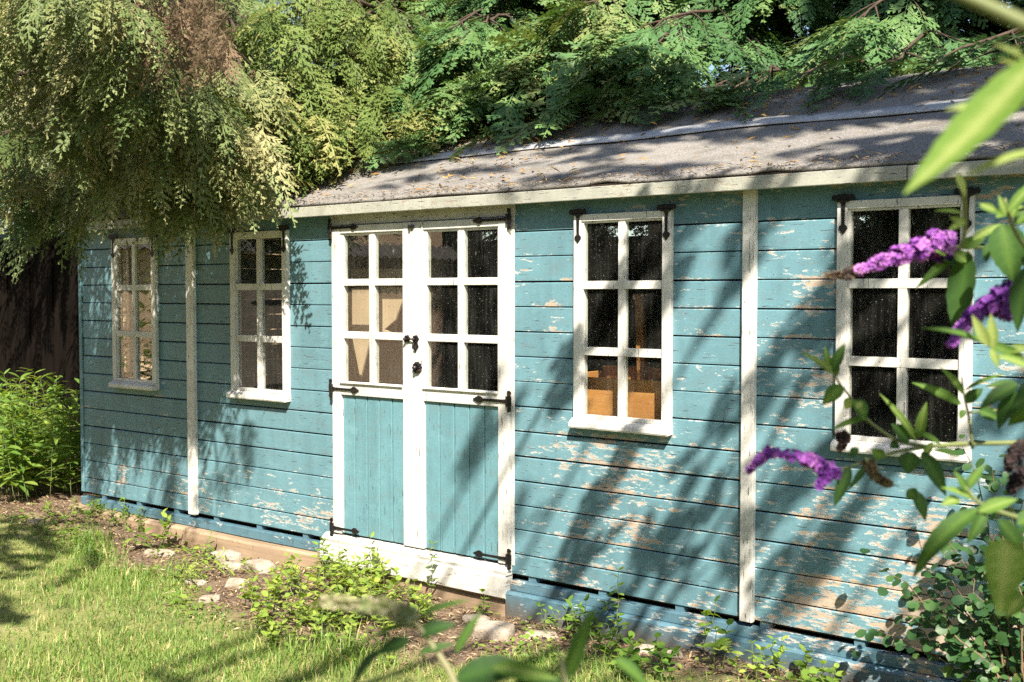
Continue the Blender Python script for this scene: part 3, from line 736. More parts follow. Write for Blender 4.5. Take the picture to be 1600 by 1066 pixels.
# ------------------------------------------------------------------ the big drooping conifer at the left
c = Crown(3); TB = (-8.55, 1.95, 0)
front = [((70,385),-.8),((20,330),-1.0),((130,340),-.7),((205,335),-.62),((285,345),-.5),((345,345),-.42),((395,318),-.36),((240,300),-.75),((320,290),-.6),((160,290),-.9),((80,280),-1.1),
         ((30,210),-1.2),((110,215),-1.1),((190,200),-1.0),((260,190),-.9),((330,215),-.7),((385,250),-.45),((60,130),-1.3),((150,125),-1.2),((225,110),-1.1),((350,165),-.5),((10,60),-1.5),((90,40),-1.5),
         ((170,40),-1.4),((400,180),-.2),((-60,250),-1.2),((-90,120),-1.4),((-60,20),-1.5)]
for (px, Y) in front:
    e = onY(px[0]-(22 if px[0] > 300 else 0), px[1]-(74 if 120 < px[0] < 420 else 92), Y); h = max(2.6, e[2]+.35+c.r.uniform(.0, .5)); vv = float(np.clip(c.r.normal(.56, .17), .2, .9))  # front limbs toned lighter to carry the sunlit highlights
    p = np.array(TB)+np.array((0, 0, h)); c.limb(p, e, .30+.1*c.r.uniform(), .035, c.r.uniform(.30, .40), 12, .44, .62, start=.38, var=vv, wig=.03, dens=.85, spread=.16)
    c.pad(e, (e-p)*np.array((1, 1, .2)), c.r.uniform(.14, .30), 28, c.r.uniform(.30, .42), vv+.08, hang=.45)
    m_ = p+(e-p)*.74+np.array((0, 0, .26)); c.pad(m_, (e-p)*np.array((1, 1, .2)), c.r.uniform(.16, .30), 22, .36, vv, hang=.45)
for k in range(30):
    px, py = c.r.uniform(-110, 400), c.r.uniform(-80, 270); e = onY(px, py, c.r.uniform(.1, .9)); p = np.array(TB)+np.array((0, 0, e[2]+.4)); c.limb(p, e, .2, .03, .38, 11, .5, .65, start=.2, var=.3, dens=.9)  # mid layer toned darker as a shaded backdrop
# higher limbs over the frame that shade the left half of the wall
for k in range(14):
    tx, tz = c.r.uniform(-7.3, -5.15), c.r.uniform(.35, 1.9); Y = c.r.uniform(-2.6, -1.1)
    e = np.array((tx-.867*Y, Y, tz-1.333*Y))
    if e[0] > -3.4 or e[2] < 3.0: continue
    p = np.array(TB)+np.array((0, 0, e[2]+c.r.uniform(.3, .8))); c.limb(p, e, .35, .035, .30, 12, .55, .6, start=.45, var=.45, dens=.8)
for k in range(26):   # all round, upwards
    z = c.r.uniform(2.2, 7.2); az = c.r.uniform(1.9, 5.2); L = 2.3*(1-(z-2.2)/9)
    p = np.array(TB)+np.array((0, 0, z)); c.limb(p, p+np.array((L*math.cos(az), L*math.sin(az), -.35)), .25, .035, .34, 12, .7, .6, start=.2, var=.35)
c.limbs.append((curve(np.array(TB)+np.array((0, 0, 4.1)), onY(262, 60, -.7), .1, 8, .03, c.r), np.linspace(.06, .035, 8))); c.limbs.append((curve(onY(262, 60, -.7), onY(372, 150, -.45), .05, 8, .02, c.r), np.linspace(.035, .015, 8)))
for k in range(110):
    px, py = c.r.uniform(225, 365), c.r.uniform(-35, 85); o = onY(px, py, c.r.uniform(-1.25, -.3))
    c.dead.append((o, np.array((c.r.normal(0, .3), -.25+c.r.normal(0, .2), -1.)), np.array((1, 0, .2))+c.r.normal(0, .4, 3), c.r.uniform(.18, .34), c.r.uniform(.1, .9)))
for k in range(40):
    px, py = c.r.uniform(180, 420), c.r.uniform(0, 280); o = onY(px, py, c.r.uniform(-.3, .3))
    c.dead.append((o, np.array((c.r.normal(0, .4), -.25, -.9)), np.array((1, 0, .2))+c.r.normal(0, .4, 3), c.r.uniform(.12, .25), c.r.uniform(.1, .9)))
c.build('conifer_tree', 'large drooping conifer with brown dead foliage hanging over the left end of the roof', 'tree', TB, 8.5, .24, 'frond', FRONDS_HANG+FRONDS[:2], keep=roof_clear)

# golden green branches over the left part of the roof
c = Crown(5); TB2 = (-7.0, 3.3, 0)
tips = [((430,225),.2),((480,232),.35),((540,228),.5),((600,222),.62),((640,205),.7),((655,170),.9),((600,140),.8),((540,165),.5),((470,170),.2),((420,130),.2),((500,110),.5),((570,80),.9),((520,40),.7),((450,90),.3),((620,60),1.2),((560,10),.9),((480,-20),.6),((420,20),.2),((400,200),.0),((560,190),.5),((500,200),.3),((450,150),.2)]
for (px, Y) in tips:
    e = onY(px[0], px[1]-6, Y); p = np.array(TB2)+np.array((c.r.normal(0, .2), 0, max(2.9, e[2]+.25)))
    vv = float(np.clip(c.r.normal(.45, .15), .15, .8)); c.limb(p, e, .22, .03, .40, 10, .42, .45, start=.42, var=vv, dens=.85, spread=.16); c.pad(e, (e-p)*np.array((1, 1, .1)), c.r.uniform(.14, .28), 24, c.r.uniform(.36, .5), vv+.08, hang=.3)
rand_limbs(c, TB2, np.linspace(2.9, 6.6, 20), lambda z: 1.7*(1-(z-2.5)/7), -1.6, 3.1, .5, .34, .03, .4, 12, .6)
c.build('conifer_tree', 'yellow green conifer with bare twigs showing behind the left part of the roof', 'tree', TB2, 7.4, .16, 'frond_gold', FRONDS+FRONDS_HANG[:2], keep=roof_clear)

# green conifers in a row behind the roof
def hedge_tree(seed, base, height, label, zs, leafm='frond_green', L0=1.55, var=.45, tips=()):
    c = Crown(seed)
    rand_limbs(c, base, zs, lambda z: L0*(1-max(0, z-2.5)/(height*1.15)), -1.65, 1.25, .32, .40, .028, var, 11, .62, rise=.12, start=.3)
    rand_limbs(c, base, np.linspace(2.2, height-.3, 16), lambda z: L0*.9*(1-max(0, z-2.5)/(height*1.15)), 1.5, 1.6, .35, .42, .025, var-.1, 9, .6, start=.3)
    for (px, py, Y) in tips:
        e = onY(px, py-14, Y); p = np.array(base)+np.array((0, 0, max(2.5, e[2]+.25+c.r.uniform(0, .3)))); vv = float(np.clip(c.r.normal(var+.1, .14), .1, .85))
        c.limb(p, e, .14, .026, .46, 8, .5, .35, start=.4, var=vv, dens=.8, spread=.15); c.pad(e, (e-p)*np.array((1, 1, .1)), c.r.uniform(.14, .28), 18, c.r.uniform(.4, .55), vv+.1, hang=.3)
    for k in range(36):
        z = c.r.uniform(1.9, 4.2); o = np.array(base)+np.array((c.r.normal(0, .35), c.r.uniform(-.8, .2), z))
        c.dead.append((o, np.array((c.r.normal(0, .5), -.5, -.7)), np.array((0, 0, 1.))+c.r.normal(0, .5, 3), c.r.uniform(.2, .38), c.r.uniform(0, .6)))
    return c.build('conifer_tree', label, 'tree', base, height, .15, leafm, FRONDS_FAR, keep=roof_clear)
h1 = hedge_tree(11, (-5.75, 3.15, 0), 6.6, 'bright green conifer with feathery sprays just right of the yellow green one', np.linspace(2.35, 6.2, 30), L0=1.6, var=.5, tips=[(690,215,.85),(735,200,.9),(780,195,1.0),(720,140,1.1),(670,110,1.2),(770,120,1.2),(700,60,1.4),(820,150,1.2),(640,160,1.0),(760,50,1.4),(740,170,1.0)])
h2 = hedge_tree(12, (-4.75, 3.45, 0), 6.2, 'dense green conifer behind the middle of the roof, left of the bare trunk', np.linspace(2.3, 5.9, 26), L0=1.5, tips=[(840,200,.95),(890,180,1.0),(935,165,1.1),(850,90,1.4),(910,110,1.3),(960,60,1.5),(880,40,1.6),(1000,170,1.1),(980,120,1.3),(820,110,1.3),(930,20,1.6)])
h3 = hedge_tree(13, (-3.62, 3.30, 0), 6.4, 'conifer with a bare dark trunk and a gap of sky beside it', np.concatenate([[2.45, 2.6, 2.75], np.linspace(3.5, 6.1, 20)]), L0=1.1, tips=[(1045,185,1.0),(1060,110,1.3),(1020,60,1.5),(1095,170,1.1),(1140,160,1.15),(1200,140,1.2),(1000,90,1.4)])
h4 = hedge_tree(14, (-2.30, 3.6, 0), 6.0, 'dark shaded conifer right of the sky gap, above the roof ridge', np.linspace(2.3, 5.7, 30), L0=1.35, var=.3, tips=[(1240,135,1.2),(1300,122,1.2),(1350,40,1.7),(1390,112,1.2)])  # lower var darkens the foliage colour to stand for shade
h5 = hedge_tree(15, (-1.0, 3.45, 0), 6.2, 'conifer toned dark for shade at the far right end of the row behind the roof', np.linspace(2.3, 5.7, 26), L0=1.4, var=.3, tips=[(1470,105,1.2),(1560,95,1.2)])  # foliage tone lowered here too, in place of shade
def copy_tree(o, loc, rz, sc, label, group):
    c_ = o.copy(); COL.objects.link(c_); c_.location = loc; c_.rotation_euler = (0, 0, rz); c_.scale = (sc, sc, sc); c_['label'] = label; c_['group'] = group
    for ch in list(o.children):
        d = ch.copy(); COL.objects.link(d); d.parent = c_
    return c_
back = [(-12.5, 4.6, .3, 1.25, h1), (-10.6, 6.2, 2.2, 1.2, h4), (-8.9, 6.0, 1.1, 1.15, h2), (-7.2, 6.3, 3.9, 1.2, h4), (-2.2, 6.2, 0.6, 1.1, h5), (-.6, 5.8, 2.9, 1.1, h4), (.9, 5.2, 4.4, 1.1, h5), (-14.5, 2.6, 2.9, 1.2, h2), (-13.6, .2, 1.4, 1.1, h1)]
for i, (x, y, rz, sc, src) in enumerate(back):
    copy_tree(src, (x, y, 0), rz, sc, 'dark conifer standing deep in the shade of the second row behind the shed', 'conifers in the second row')
for i, (x, y, rz, sc, src) in enumerate([(-15, -7, .5, 1., h1), (-13, -11, .5, 1.1, h2), (-10.5, -12, 1.6, 1.2, h4), (-8, -12.5, 2.6, 1.2, h1), (-5.4, -12, 3.3, 1.1, h2), (-3, -12.6, 4.1, 1.2, h5), (-.5, -12, 5.3, 1.1, h4)]):
    copy_tree(src, (x, y, 0), rz, sc, 'green conifer in the boundary row across the lawn from the shed', 'conifers across the lawn')

# ------------------------------------------------------------------ tall conifer over the lawn: its limbs throw the dappled shade
c = Crown(31); TS = (6.5, -7.0, 0)
def streak(tx, tz0, tz1, Y, dens=2.3, size=.36, wdt=.22):
    """a limb lying along the garden so that its shade falls across the wall near x = tx"""
    t1 = (tz1-tz0)/1.333
    a = np.array((tx-.867*Y+.867*t1*.0, Y, tz0-1.333*Y)); b = a+np.array((.0, t1, .0))
    a, b = a+c.r.normal(0, .05, 3), b+c.r.normal(0, .10, 3)
    cc = curve(a, b, .05, 12, .012, c.r); c.limbs.append((cc, np.linspace(.012, .005, 12)))
    n = int(abs(t1)/.07*dens)
    for k in range(n):
        u = (k+c.r.uniform())/n; i = min(int(u*11), 10); o = cc[i]; sd = 1 if k % 2 else -1
        c.frond(o+np.array((c.r.normal(0, .05), 0, 0)), np.array((sd*c.r.uniform(.05, .42), 1.0, c.r.uniform(-.3, .1))), size*c.r.uniform(.6, 1.2)*(1.1-.5*u), c.r.uniform(.2, .8))
    m_ = np.array((a[0]+.25, -6.9, a[2]+.25)); tk = np.array(TS)+np.array((0, 0, a[2]+.9)); u_ = np.linspace(0, 1, 8)[:, None]
    c.limbs.append((np.concatenate([tk+(m_-tk)*u_[:-1], m_+(a-m_)*u_]), np.linspace(.045, .012, 15)))
for s_ in [(-3.86,.5,.85,-4.6,1.5),(-3.62,.25,.5,-4.8,1.2),(-3.38,.0,.9,-2.6,1.2),(-3.30,.9,1.9,-2.8,1.4),(-2.98,-.1,.7,-3.2,1.0),(-2.72,.1,.75,-2.5,1.0),(-2.5,.3,1.0,-3.4,1.2),(-2.36,.9,2.3,-3.0,1.6),(-2.10,1.1,2.4,-2.6,1.4),(-2.55,1.3,2.1,-3.6,1.0),
           (-2.0,.2,.9,-3.3,1.1),(-1.78,.9,2.0,-2.8,1.3),(-1.55,.1,1.0,-3.4,1.2),(-1.40,1.0,2.2,-2.9,1.4),(-1.22,-.2,.9,-2.6,1.4),(-1.05,.4,1.6,-3.4,1.4),(-.8,.4,2.1,-3.0,1.5),(-.5,.5,2.2,-2.6,1.5),(-.2,.8,2.2,-3.4,1.5),(-2.25,.0,.6,-3.0,1.2),(-1.6,1.5,2.4,-2.4,1.4),(-2.9,1.2,1.9,-3.6,1.2),(-1.9,1.6,2.4,-3.5,1.5),(-1.0,1.2,2.4,-2.4,1.4)]:
    streak(*s_)
# foliage that dapples the roof
for k in range(70):
    up_ = c.r.uniform() < .72; rx = c.r.uniform(-4.6 if up_ else -6.3, -.4); ry = c.r.uniform(.50, 1.25) if up_ else c.r.uniform(-.05, .58); t = c.r.uniform(3.6, 6.0)
    if (not up_) and rx < -4.4 and c.r.uniform() < .7: continue
    o = np.array((rx, ry, 2.112+.44*(ry+.1)))-SUN/abs(SUN[2])*t; ln = c.r.uniform(.35, .9) if not up_ else c.r.uniform(.6, 1.1)
    a_, b_ = o-np.array((ln*.5, .06, 0)), o+np.array((ln*.5, .06, .05)); cc = curve(a_, b_, .05, 8, .02, c.r); c.limbs.append((cc, np.linspace(.012, .005, 8)))
    for q in range(int(ln*(22 if not up_ else 34))):
        i = c.r.integers(0, 8); sd = c.r.choice((-1, 1)); c.frond(cc[i]+c.r.normal(0, .03, 3), np.array((1., sd*c.r.uniform(.1, .7), c.r.uniform(-.4, .1))), c.r.uniform(.16, .32), c.r.uniform(.2, .8))
# unseen foliage added to keep the right hand conifers behind the roof in shade
for k in range(46):
    o = np.array((c.r.uniform(-3.1, .2), c.r.uniform(2.0, 2.8), c.r.uniform(2.7, 4.3)))-SUN/abs(SUN[2])*c.r.uniform(4.2, 5.6)
    c.limbs.append((curve(o-np.array((.4, .1, 0)), o+np.array((.4, .1, .05)), .05, 8, .02, c.r), np.linspace(.012, .005, 8)))
    for q in range(26): c.frond(o+c.r.normal(0, .2, 3), c.r.normal(0, 1, 3)*np.array((1, 1, .5)), c.r.uniform(.25, .42), c.r.uniform(.2, .8))
rand_limbs(c, TS, np.linspace(4.5, 9.5, 16), lambda z: 1.6*(1-(z-4)/9), .3, 1.6, .5, .4, .04, .4, 10, .7)
c.build('conifer_tree', 'tall conifer on the right of the lawn whose long limbs shade the blue wall', 'tree', TS, 10.5, .26, 'frond', FRONDS_COARSE)
# another for the patches on the grass
c = Crown(33); TS2 = (-1.0, -9.5, 0)
for (gx, gy) in [(-6.9,-.80),(-7.3,-.75),(-5.75,-1.7),(-6.4,-.85)]:
    t = c.r.uniform(3.6, 5.0); o = np.array((gx, gy, 0))-SUN/abs(SUN[2])*t
    c.limbs.append((curve(np.array(TS2)+np.array((0, 0, o[2]+.4)), o, .2, 8, .04, c.r), np.linspace(.06, .012, 8)))
    for k in range(16): c.frond(o+c.r.normal(0, .16, 3), np.array((c.r.normal(0, 1), c.r.normal(.4, 1), -.3)), c.r.uniform(.25, .42), c.r.uniform(.2, .8))
rand_limbs(c, TS2, np.linspace(4.0, 8.5, 14), lambda z: 1.7*(1-(z-4)/8), 1., 3.1, .5, .4, .04, .4, 10, .7)
c.build('conifer_tree', 'conifer across the lawn that throws broken shade on the grass', 'tree', TS2, 9.5, .24, 'frond', FRONDS_COARSE)

# ------------------------------------------------------------------ grass and litter
def blades(name, n_try, area, dens, hmin, hmax, wd, mat, seed, var0=.5):
    r = np.random.default_rng(seed); x = r.uniform(area[0], area[1], n_try); y = r.uniform(area[2], area[3], n_try)
    d = lawn(x, y)+.16*np.sin(x*5.1+y*3)*.5+r.normal(0, .05, n_try)
    p = dens(d, x, y); k = r.uniform(0, 1, n_try) < p; x, y, d = x[k], y[k], d[k]; n = len(x)
    h = r.uniform(hmin, hmax, n)*(.6+.5*r.uniform(0, 1, n)**3); h *= .75+.35*np.sin(x*3.3+1)*np.sin(y*4.1)
    az = r.uniform(0, 2*np.pi, n); ln = r.uniform(.15, .95, n); ww = wd*r.uniform(.6, 1.3, n)
    dx, dy = np.cos(az), np.sin(az); sx, sy = -dy, dx; z = gz(x, y)-.004
    P = []
    for (t, wf) in ((0, 1.), (.55, .8), (1., .06)):
        ox = dx*h*ln*t*t; oy = dy*h*ln*t*t; oz = h*t*(1-.28*ln*t)
        for s in (-1, 1): P.append(np.stack([x+ox+s*sx*ww*wf, y+oy+s*sy*ww*wf, z+oz], 1))
    V = np.stack(P, 1).reshape(-1, 3); b = (np.arange(n)*6)[:, None]
    F = np.concatenate([b+np.array([0, 1, 3, 2]), b+np.array([2, 3, 5, 4])])
    patch = .5+.5*np.sin(x*2.1+.7*y)*np.sin(y*2.9-.4*x)
    v = np.clip(r.normal(var0, .2, n)+.18*(patch-.5)+(r.uniform(0, 1, n) < .10)*.45, 0, 1)
    return tag(np_obj(name, V, F, M[mat], var=np.repeat(v, 6)), kind='stuff')
def view_fall(x, y): return np.clip(1.25-.07*np.hypot(x, y+4.5), .3, 1)
tag(blades('lawn_grass', 250000, (-13.5, -1.6, -3.2, -.3), lambda d, x, y: np.clip(d*4.5, 0, 1)*np.clip(.55+.6*np.sin(x*2.3+y)*np.sin(y*3.1), .25, 1), .035, .105, .0024, 'grass', 4), 'short sunlit lawn grass, patchy and yellow green, in front of the shed', 'grass')
tag(blades('tall_grass', 60000, (-10, -1.4, -1.9, -.15), lambda d, x, y: np.clip(1-np.abs(d-.12)*5, 0, 1)*np.clip(np.sin(x*4.7)*np.sin(x*1.9+2)*1.2+.1, 0, 1), .08, .19, .0030, 'grass', 8, .42), 'longer grass tufts along the ragged edge of the lawn', 'grass')
def litter(name, n, fpos, smin, smax, ar, mat, seed, label):
    r = np.random.default_rng(seed); P, N = fpos(r, n); n = len(P); s = r.uniform(smin, smax, n)**1.0; az = r.uniform(0, 2*np.pi, n)
    D = np.stack([np.cos(az), np.sin(az), r.normal(0, .25, n)], 1); U = N+r.normal(0, .35, (n, 3)); q = []
    tv = np.array([(0, 0, 0), (.45, ar, .06), (1, 0, -.03), (.45, -ar, .06)]); tf = np.array([[0, 1, 2, 3]])
    o = scatter(name, [(tv, tf)], P, D, U, s, r.uniform(0, 1, n), M[mat], None, r, jit=.0)
    return tag(o, label, 'litter', kind='stuff')
def soil_pos(r, n):
    x = r.uniform(-10.5, -.6, n); y = r.uniform(-1.5, .1, n); d = lawn(x, y); k = (d < .12+.25*r.uniform(0, 1, n)**2) & (r.uniform(0, 1, n) < np.where(d > 0, .4, 1)); x, y = x[k], y[k]
    return np.stack([x, y, gz(x, y)+r.uniform(.002, .02, len(x))], 1), np.tile((0, 0, 1.), (len(x), 1))
litter('ground_litter', 30000, soil_pos, .012, .05, .11, 'litter', 14, 'brown twigs, bark bits and dry leaves on the soil strip')
def roof_pos(r, n):
    x = r.uniform(-6.4, -.8, n); y = r.uniform(-.08, 1.22, n)**1.; k = r.uniform(0, 1, n) < (.25+.75*(y > .55)*1.0)*np.clip(.4+np.sin(x*3+y*2)*np.sin(x*1.3), .1, 1); x, y = x[k], y[k]
    return np.stack([x, y, 2.112+.44*(y+.10)+.016], 1), np.tile((0, -.4, .9), (len(x), 1))
litter('roof_litter', 7000, roof_pos, .014, .075, .11, 'needle', 15, 'yellow brown needles and dead sprays scattered over the roof felt')
def eave_pos(r, n):
    x = r.uniform(-6.0, -.8, n); y = r.uniform(-.12, -.04, n); return np.stack([x, y, 2.112+.44*(y+.10)+.014+r.uniform(0, .01, n)], 1), np.tile((0, -.4, .9), (n, 1))
litter('eave_litter', 1300, eave_pos, .010, .035, .10, 'litter', 16, 'brown debris caught along the lower edge of the roof felt')

r_g = np.random.default_rng(88); gx = r_g.uniform(-9, -1.4, 5200); gy = r_g.uniform(-1.35, -.1, 5200)
k_ = (lawn(gx, gy) < .25) & (np.sin(gx*3.1+1)*np.sin(gy*5.3+gx*1.7)+r_g.normal(0, .35, 5200) > .35); gx, gy = gx[k_], gy[k_]; n_g = len(gx)
tag(scatter('ground_cover', LEAF_OVATE+LEAF_ROUND, np.stack([gx, gy, gz(gx, gy)+r_g.uniform(.008, .04, n_g)], 1), np.stack([r_g.normal(0, 1, n_g), r_g.normal(0, 1, n_g), r_g.uniform(0, .5, n_g)], 1), np.tile((0, 0, 1.), (n_g, 1))+r_g.normal(0, .3, (n_g, 3)), r_g.uniform(.018, .042, n_g), r_g.uniform(.2, .9, n_g), M['weed'], None, r_g, smooth=True), 'low seedlings and small green leaves dotted over the bare soil', 'ground cover', kind='stuff')

# ------------------------------------------------------------------ stones
def stone(loc, size, seed, label, rz=0.):
    bm = bmesh.new(); bmesh.ops.create_icosphere(bm, subdivisions=4, radius=1)
    for v in bm.verts:
        p = v.co.copy(); k = 1+.28*mnoise.noise(p*1.3+Vector((seed*3.7, 0, 0)))+.10*mnoise.noise(p*3.5+Vector((0, seed*2.3, 0)))+.07*mnoise.noise(p*8)+.03*mnoise.noise(p*19)
        q = p*k; m = max(abs(q.x), abs(q.y), abs(q.z)); q = q.lerp(Vector([max(-.72, min(.72, a)) for a in q]), .75)
        v.co = Vector((q.x*size[0], q.y*size[1], q.z*size[2]))
    me = bpy.data.meshes.new('stone'); bm.to_mesh(me); bm.free(); me.materials.append(M['stone'])
    for p in me.polygons: p.use_smooth = True
    o = bpy.data.objects.new('stone', me); COL.objects.link(o); o.location = (loc[0], loc[1], float(gz(loc[0], loc[1]))+size[2]*.12); o.rotation_euler = (0, 0, rz)
    return tag(o, label, 'stone', 'stones along the foot of the shed')
for a in [((-5.62,-.16),(.14,.075,.055),1,'long pale stone nearest the middle of the bare timber beam',.1), ((-5.26,-.19),(.13,.08,.05),2,'flat cream stone close beside the bare beam and left of the door threshold',-.2),
          ((-5.42,-.27),(.09,.06,.035),3,'rust stained stone wedged in front of the two cream stones',.4), ((-5.06,-.53),(.075,.05,.05),4,'chalky white stone alone on the soil in front of the beam',.3),
          ((-4.90,-.83),(.07,.05,.03),5,'small white stone at the edge of the lawn',.8), ((-5.30,-.62),(.09,.04,.02),6,'thin white flake of stone lying among low yellow green weeds',.1),
          ((-3.36,-.36),(.12,.09,.075),7,'blocky grey white stone in the soil below the right end of the threshold',.3), ((-3.60,-.20),(.09,.06,.04),8,'half buried brown stone just behind the blocky pale one',.1),
          ((-3.18,-.23),(.10,.06,.025),9,'flat sunken stone beside the blue base board',.5), ((-2.66,-.13),(.07,.05,.03),10,'small tan stone against the blue base board',.2), ((-2.50,-.17),(.06,.04,.03),11,'rounded buff stone at the foot of the blue base board, right of the tan one',.7),
          ((-6.05,-.33),(.14,.05,.035),12,'long dark stone lying in the shaded soil at the left',.35), ((-7.2,-.5),(.08,.05,.03),13,'leaf covered tan stone at the left edge of the lawn',.5)]:
    stone(*a)

# ------------------------------------------------------------------ weeds and bushes
def weed(base, label, n_st, h, spread, leafsize, temps, mat, seed, cat='weed', group='weeds along the shed', pairs=5, var=.5, low=.2, name='weed', lean=.3, both=True):
    r = np.random.default_rng(seed); b0 = np.array((base[0], base[1], float(gz(base[0], base[1])))); root = empty(name, b0, label, cat, group)
    O = []; D = []; U = []; S = []; v = []; tb = []
    for k in range(n_st):
        a = r.uniform(0, 2*np.pi); rr = spread*math.sqrt(r.uniform()) if n_st > 1 else 0; p = b0+np.array((rr*math.cos(a), rr*math.sin(a), 0)); p[2] = float(gz(p[0], p[1]))
        H = h*r.uniform(.6, 1.1); q = p+np.array((r.normal(0, lean*H), r.normal(0, lean*H)-.05*H, H)); cc = curve(p, q, .0, 8, .006, r); tb.append((cc, np.linspace(.0032, .0012, 8)))
        np_ = max(2, int(pairs*r.uniform(.8, 1.2)))
        for j in range(np_):
            t = low+(1-low)*(j+1)/np_; i = min(int(t*7), 6); o = cc[i]+(cc[i+1]-cc[i])*(t*7-i); az = j*1.57+r.uniform(-.4, .4)
            for s in ((0, np.pi) if both else (0,)):
                d = np.array((math.cos(az+s), math.sin(az+s), r.uniform(-.05, .7)+.5*(t > .9)))
                O.append(o); D.append(d); U.append(np.array((0, 0, 1.))+r.normal(0, .25, 3)); S.append(leafsize*r.uniform(.6, 1.2)*(1.1-.5*t)); v.append(float(np.clip(r.normal(var, .2), 0, 1)))
    if n_st <= 100:
        for t_ in tb: merge_tubes('stem', [t_], M['stem'], root, .2, n=4)
    else: merge_tubes('stems', tb, M['stem'], root, .2, n=4)
    scatter('foliage', temps, O, D, U, S, v, M[mat], root, r, jit=.03, smooth=True)
    return root
LO, LL, LR_ = LEAF_OVATE, LEAF_LANCE, LEAF_ROUND
weed((-4.35,-.55), 'broad sprawling patch of leafy yellow green weeds below the double doors', 70, .19, .46, .060, LO+LR_, 'weed', 41, pairs=5, var=.8)
weed((-4.05,-.52), 'lower mat of small leaved weeds right of the sprawling patch', 55, .10, .32, .045, LO, 'weed', 42, pairs=4, var=.7)
weed((-3.98,-.86), 'ragged fringe of yellow green weeds spilling over the lawn edge below the doors', 40, .11, .34, .055, LO+LR_, 'weed', 62, pairs=4, var=.8)
weed((-4.42,-.20), 'bushy upright weed with whorled leaves in front of the threshold', 16, .26, .13, .065, LL+LO, 'weed', 43, pairs=8, var=.75, lean=.12)
weed((-4.72,-.22), 'taller grey green weed at the left corner of the threshold', 4, .26, .06, .07, LO, 'weed', 44, pairs=6, var=.4, lean=.1)
weed((-3.98,-.13), 'thin leaning sprig in front of the white threshold, under the door gap', 1, .36, 0, .06, LO, 'weed', 45, pairs=7, var=.5, lean=.14)
weed((-3.62,-.12), 'small sprouting weed below the right end of the threshold', 3, .14, .05, .06, LO, 'weed', 46, pairs=4)
weed((-3.70,-.45), 'yellow weed with round leaves beside the blocky stone', 10, .12, .12, .055, LR_, 'weed', 47, pairs=3, var=.75)
weed((-2.80,-.16), 'tall single stemmed weed against the blue base board', 1, .40, 0, .065, LO, 'weed', 48, pairs=9, var=.55, lean=.06)
weed((-2.98,-.17), 'dark green weed with broad leaves left of the tall single stem', 6, .20, .08, .07, LO, 'weed', 49, pairs=5, var=.25)
weed((-3.15,-.16), 'low green sprig growing from under the blue base board', 6, .12, .09, .05, LO, 'weed', 50, pairs=4, var=.4)
weed((-2.27,-.18), 'upright weed with paired round leaves before the blue base board', 3, .27, .06, .075, LR_, 'weed', 51, pairs=5, var=.45, lean=.12)
weed((-2.02,-.22), 'yellow green weed clump right of the paired leaf one', 6, .17, .09, .06, LO, 'weed', 52, pairs=5, var=.7)
weed((-1.80,-.22), 'round leaved weed nearest the buddleia at the bottom of the wall', 6, .14, .1, .07, LR_, 'weed', 53, pairs=4, var=.5)
weed((-2.45,-.42), 'dark round leaved weed at the bottom edge beside the lawn', 8, .15, .12, .07, LR_, 'weed', 54, pairs=4, var=.15)
weed((-2.72,-.35), 'leafy dark weed between the tall stem and the lawn edge', 9, .17, .12, .065, LO, 'weed', 60, pairs=4, var=.2)
weed((-5.38,-.50), 'low bright yellow weed with narrow leaves among the white stones', 20, .10, .17, .075, LL, 'weed', 55, pairs=3, var=.85, lean=.6)
weed((-6.15,-.25), 'big leaved green weed in the shade in front of the bare beam', 8, .20, .10, .11, LO, 'weed', 56, pairs=3, var=.5)
weed((-5.62,-.30), 'small green tuft beside the long pale stone', 4, .15, .05, .05, LO, 'weed', 57, pairs=4, var=.35)
weed((-6.70,-.12), 'feathery low weed growing against the left part of the beam', 14, .15, .14, .05, LO, 'weed', 58, pairs=5, var=.3)
weed((-7.15,-.10), 'small leafy tuft below the left corner of the shed', 10, .13, .12, .05, LO, 'weed', 59, pairs=5, var=.3)
weed((-7.0,-.45), 'low dark green weeds at the shaded edge of the lawn, far left', 24, .11, .35, .07, LO+LL, 'weed', 61, pairs=3, var=.25)
# bush by the left corner
def leafy_bush(base, label, seed, n, H, spread, size, mat, temps, name='garden_bush'):
    return weed(base, label, n, H, spread, size, temps, mat, seed, 'bush', None, 11, .6, .10, name, .10)
leafy_bush((-8.35,.12), 'bright yellow green leafy bush of upright stems beside the left corner of the shed', 71, 62, .82, .60, .19, 'bush', [leaf_template(.15, .25, c) for c in (.15, .3, .5)])
leafy_bush((-9.35,.55), 'second leafy green bush at the left edge, behind the bright one', 72, 40, .8, .5, .18, 'bush', [leaf_template(.15, .25, c) for c in (.15, .3, .5)])

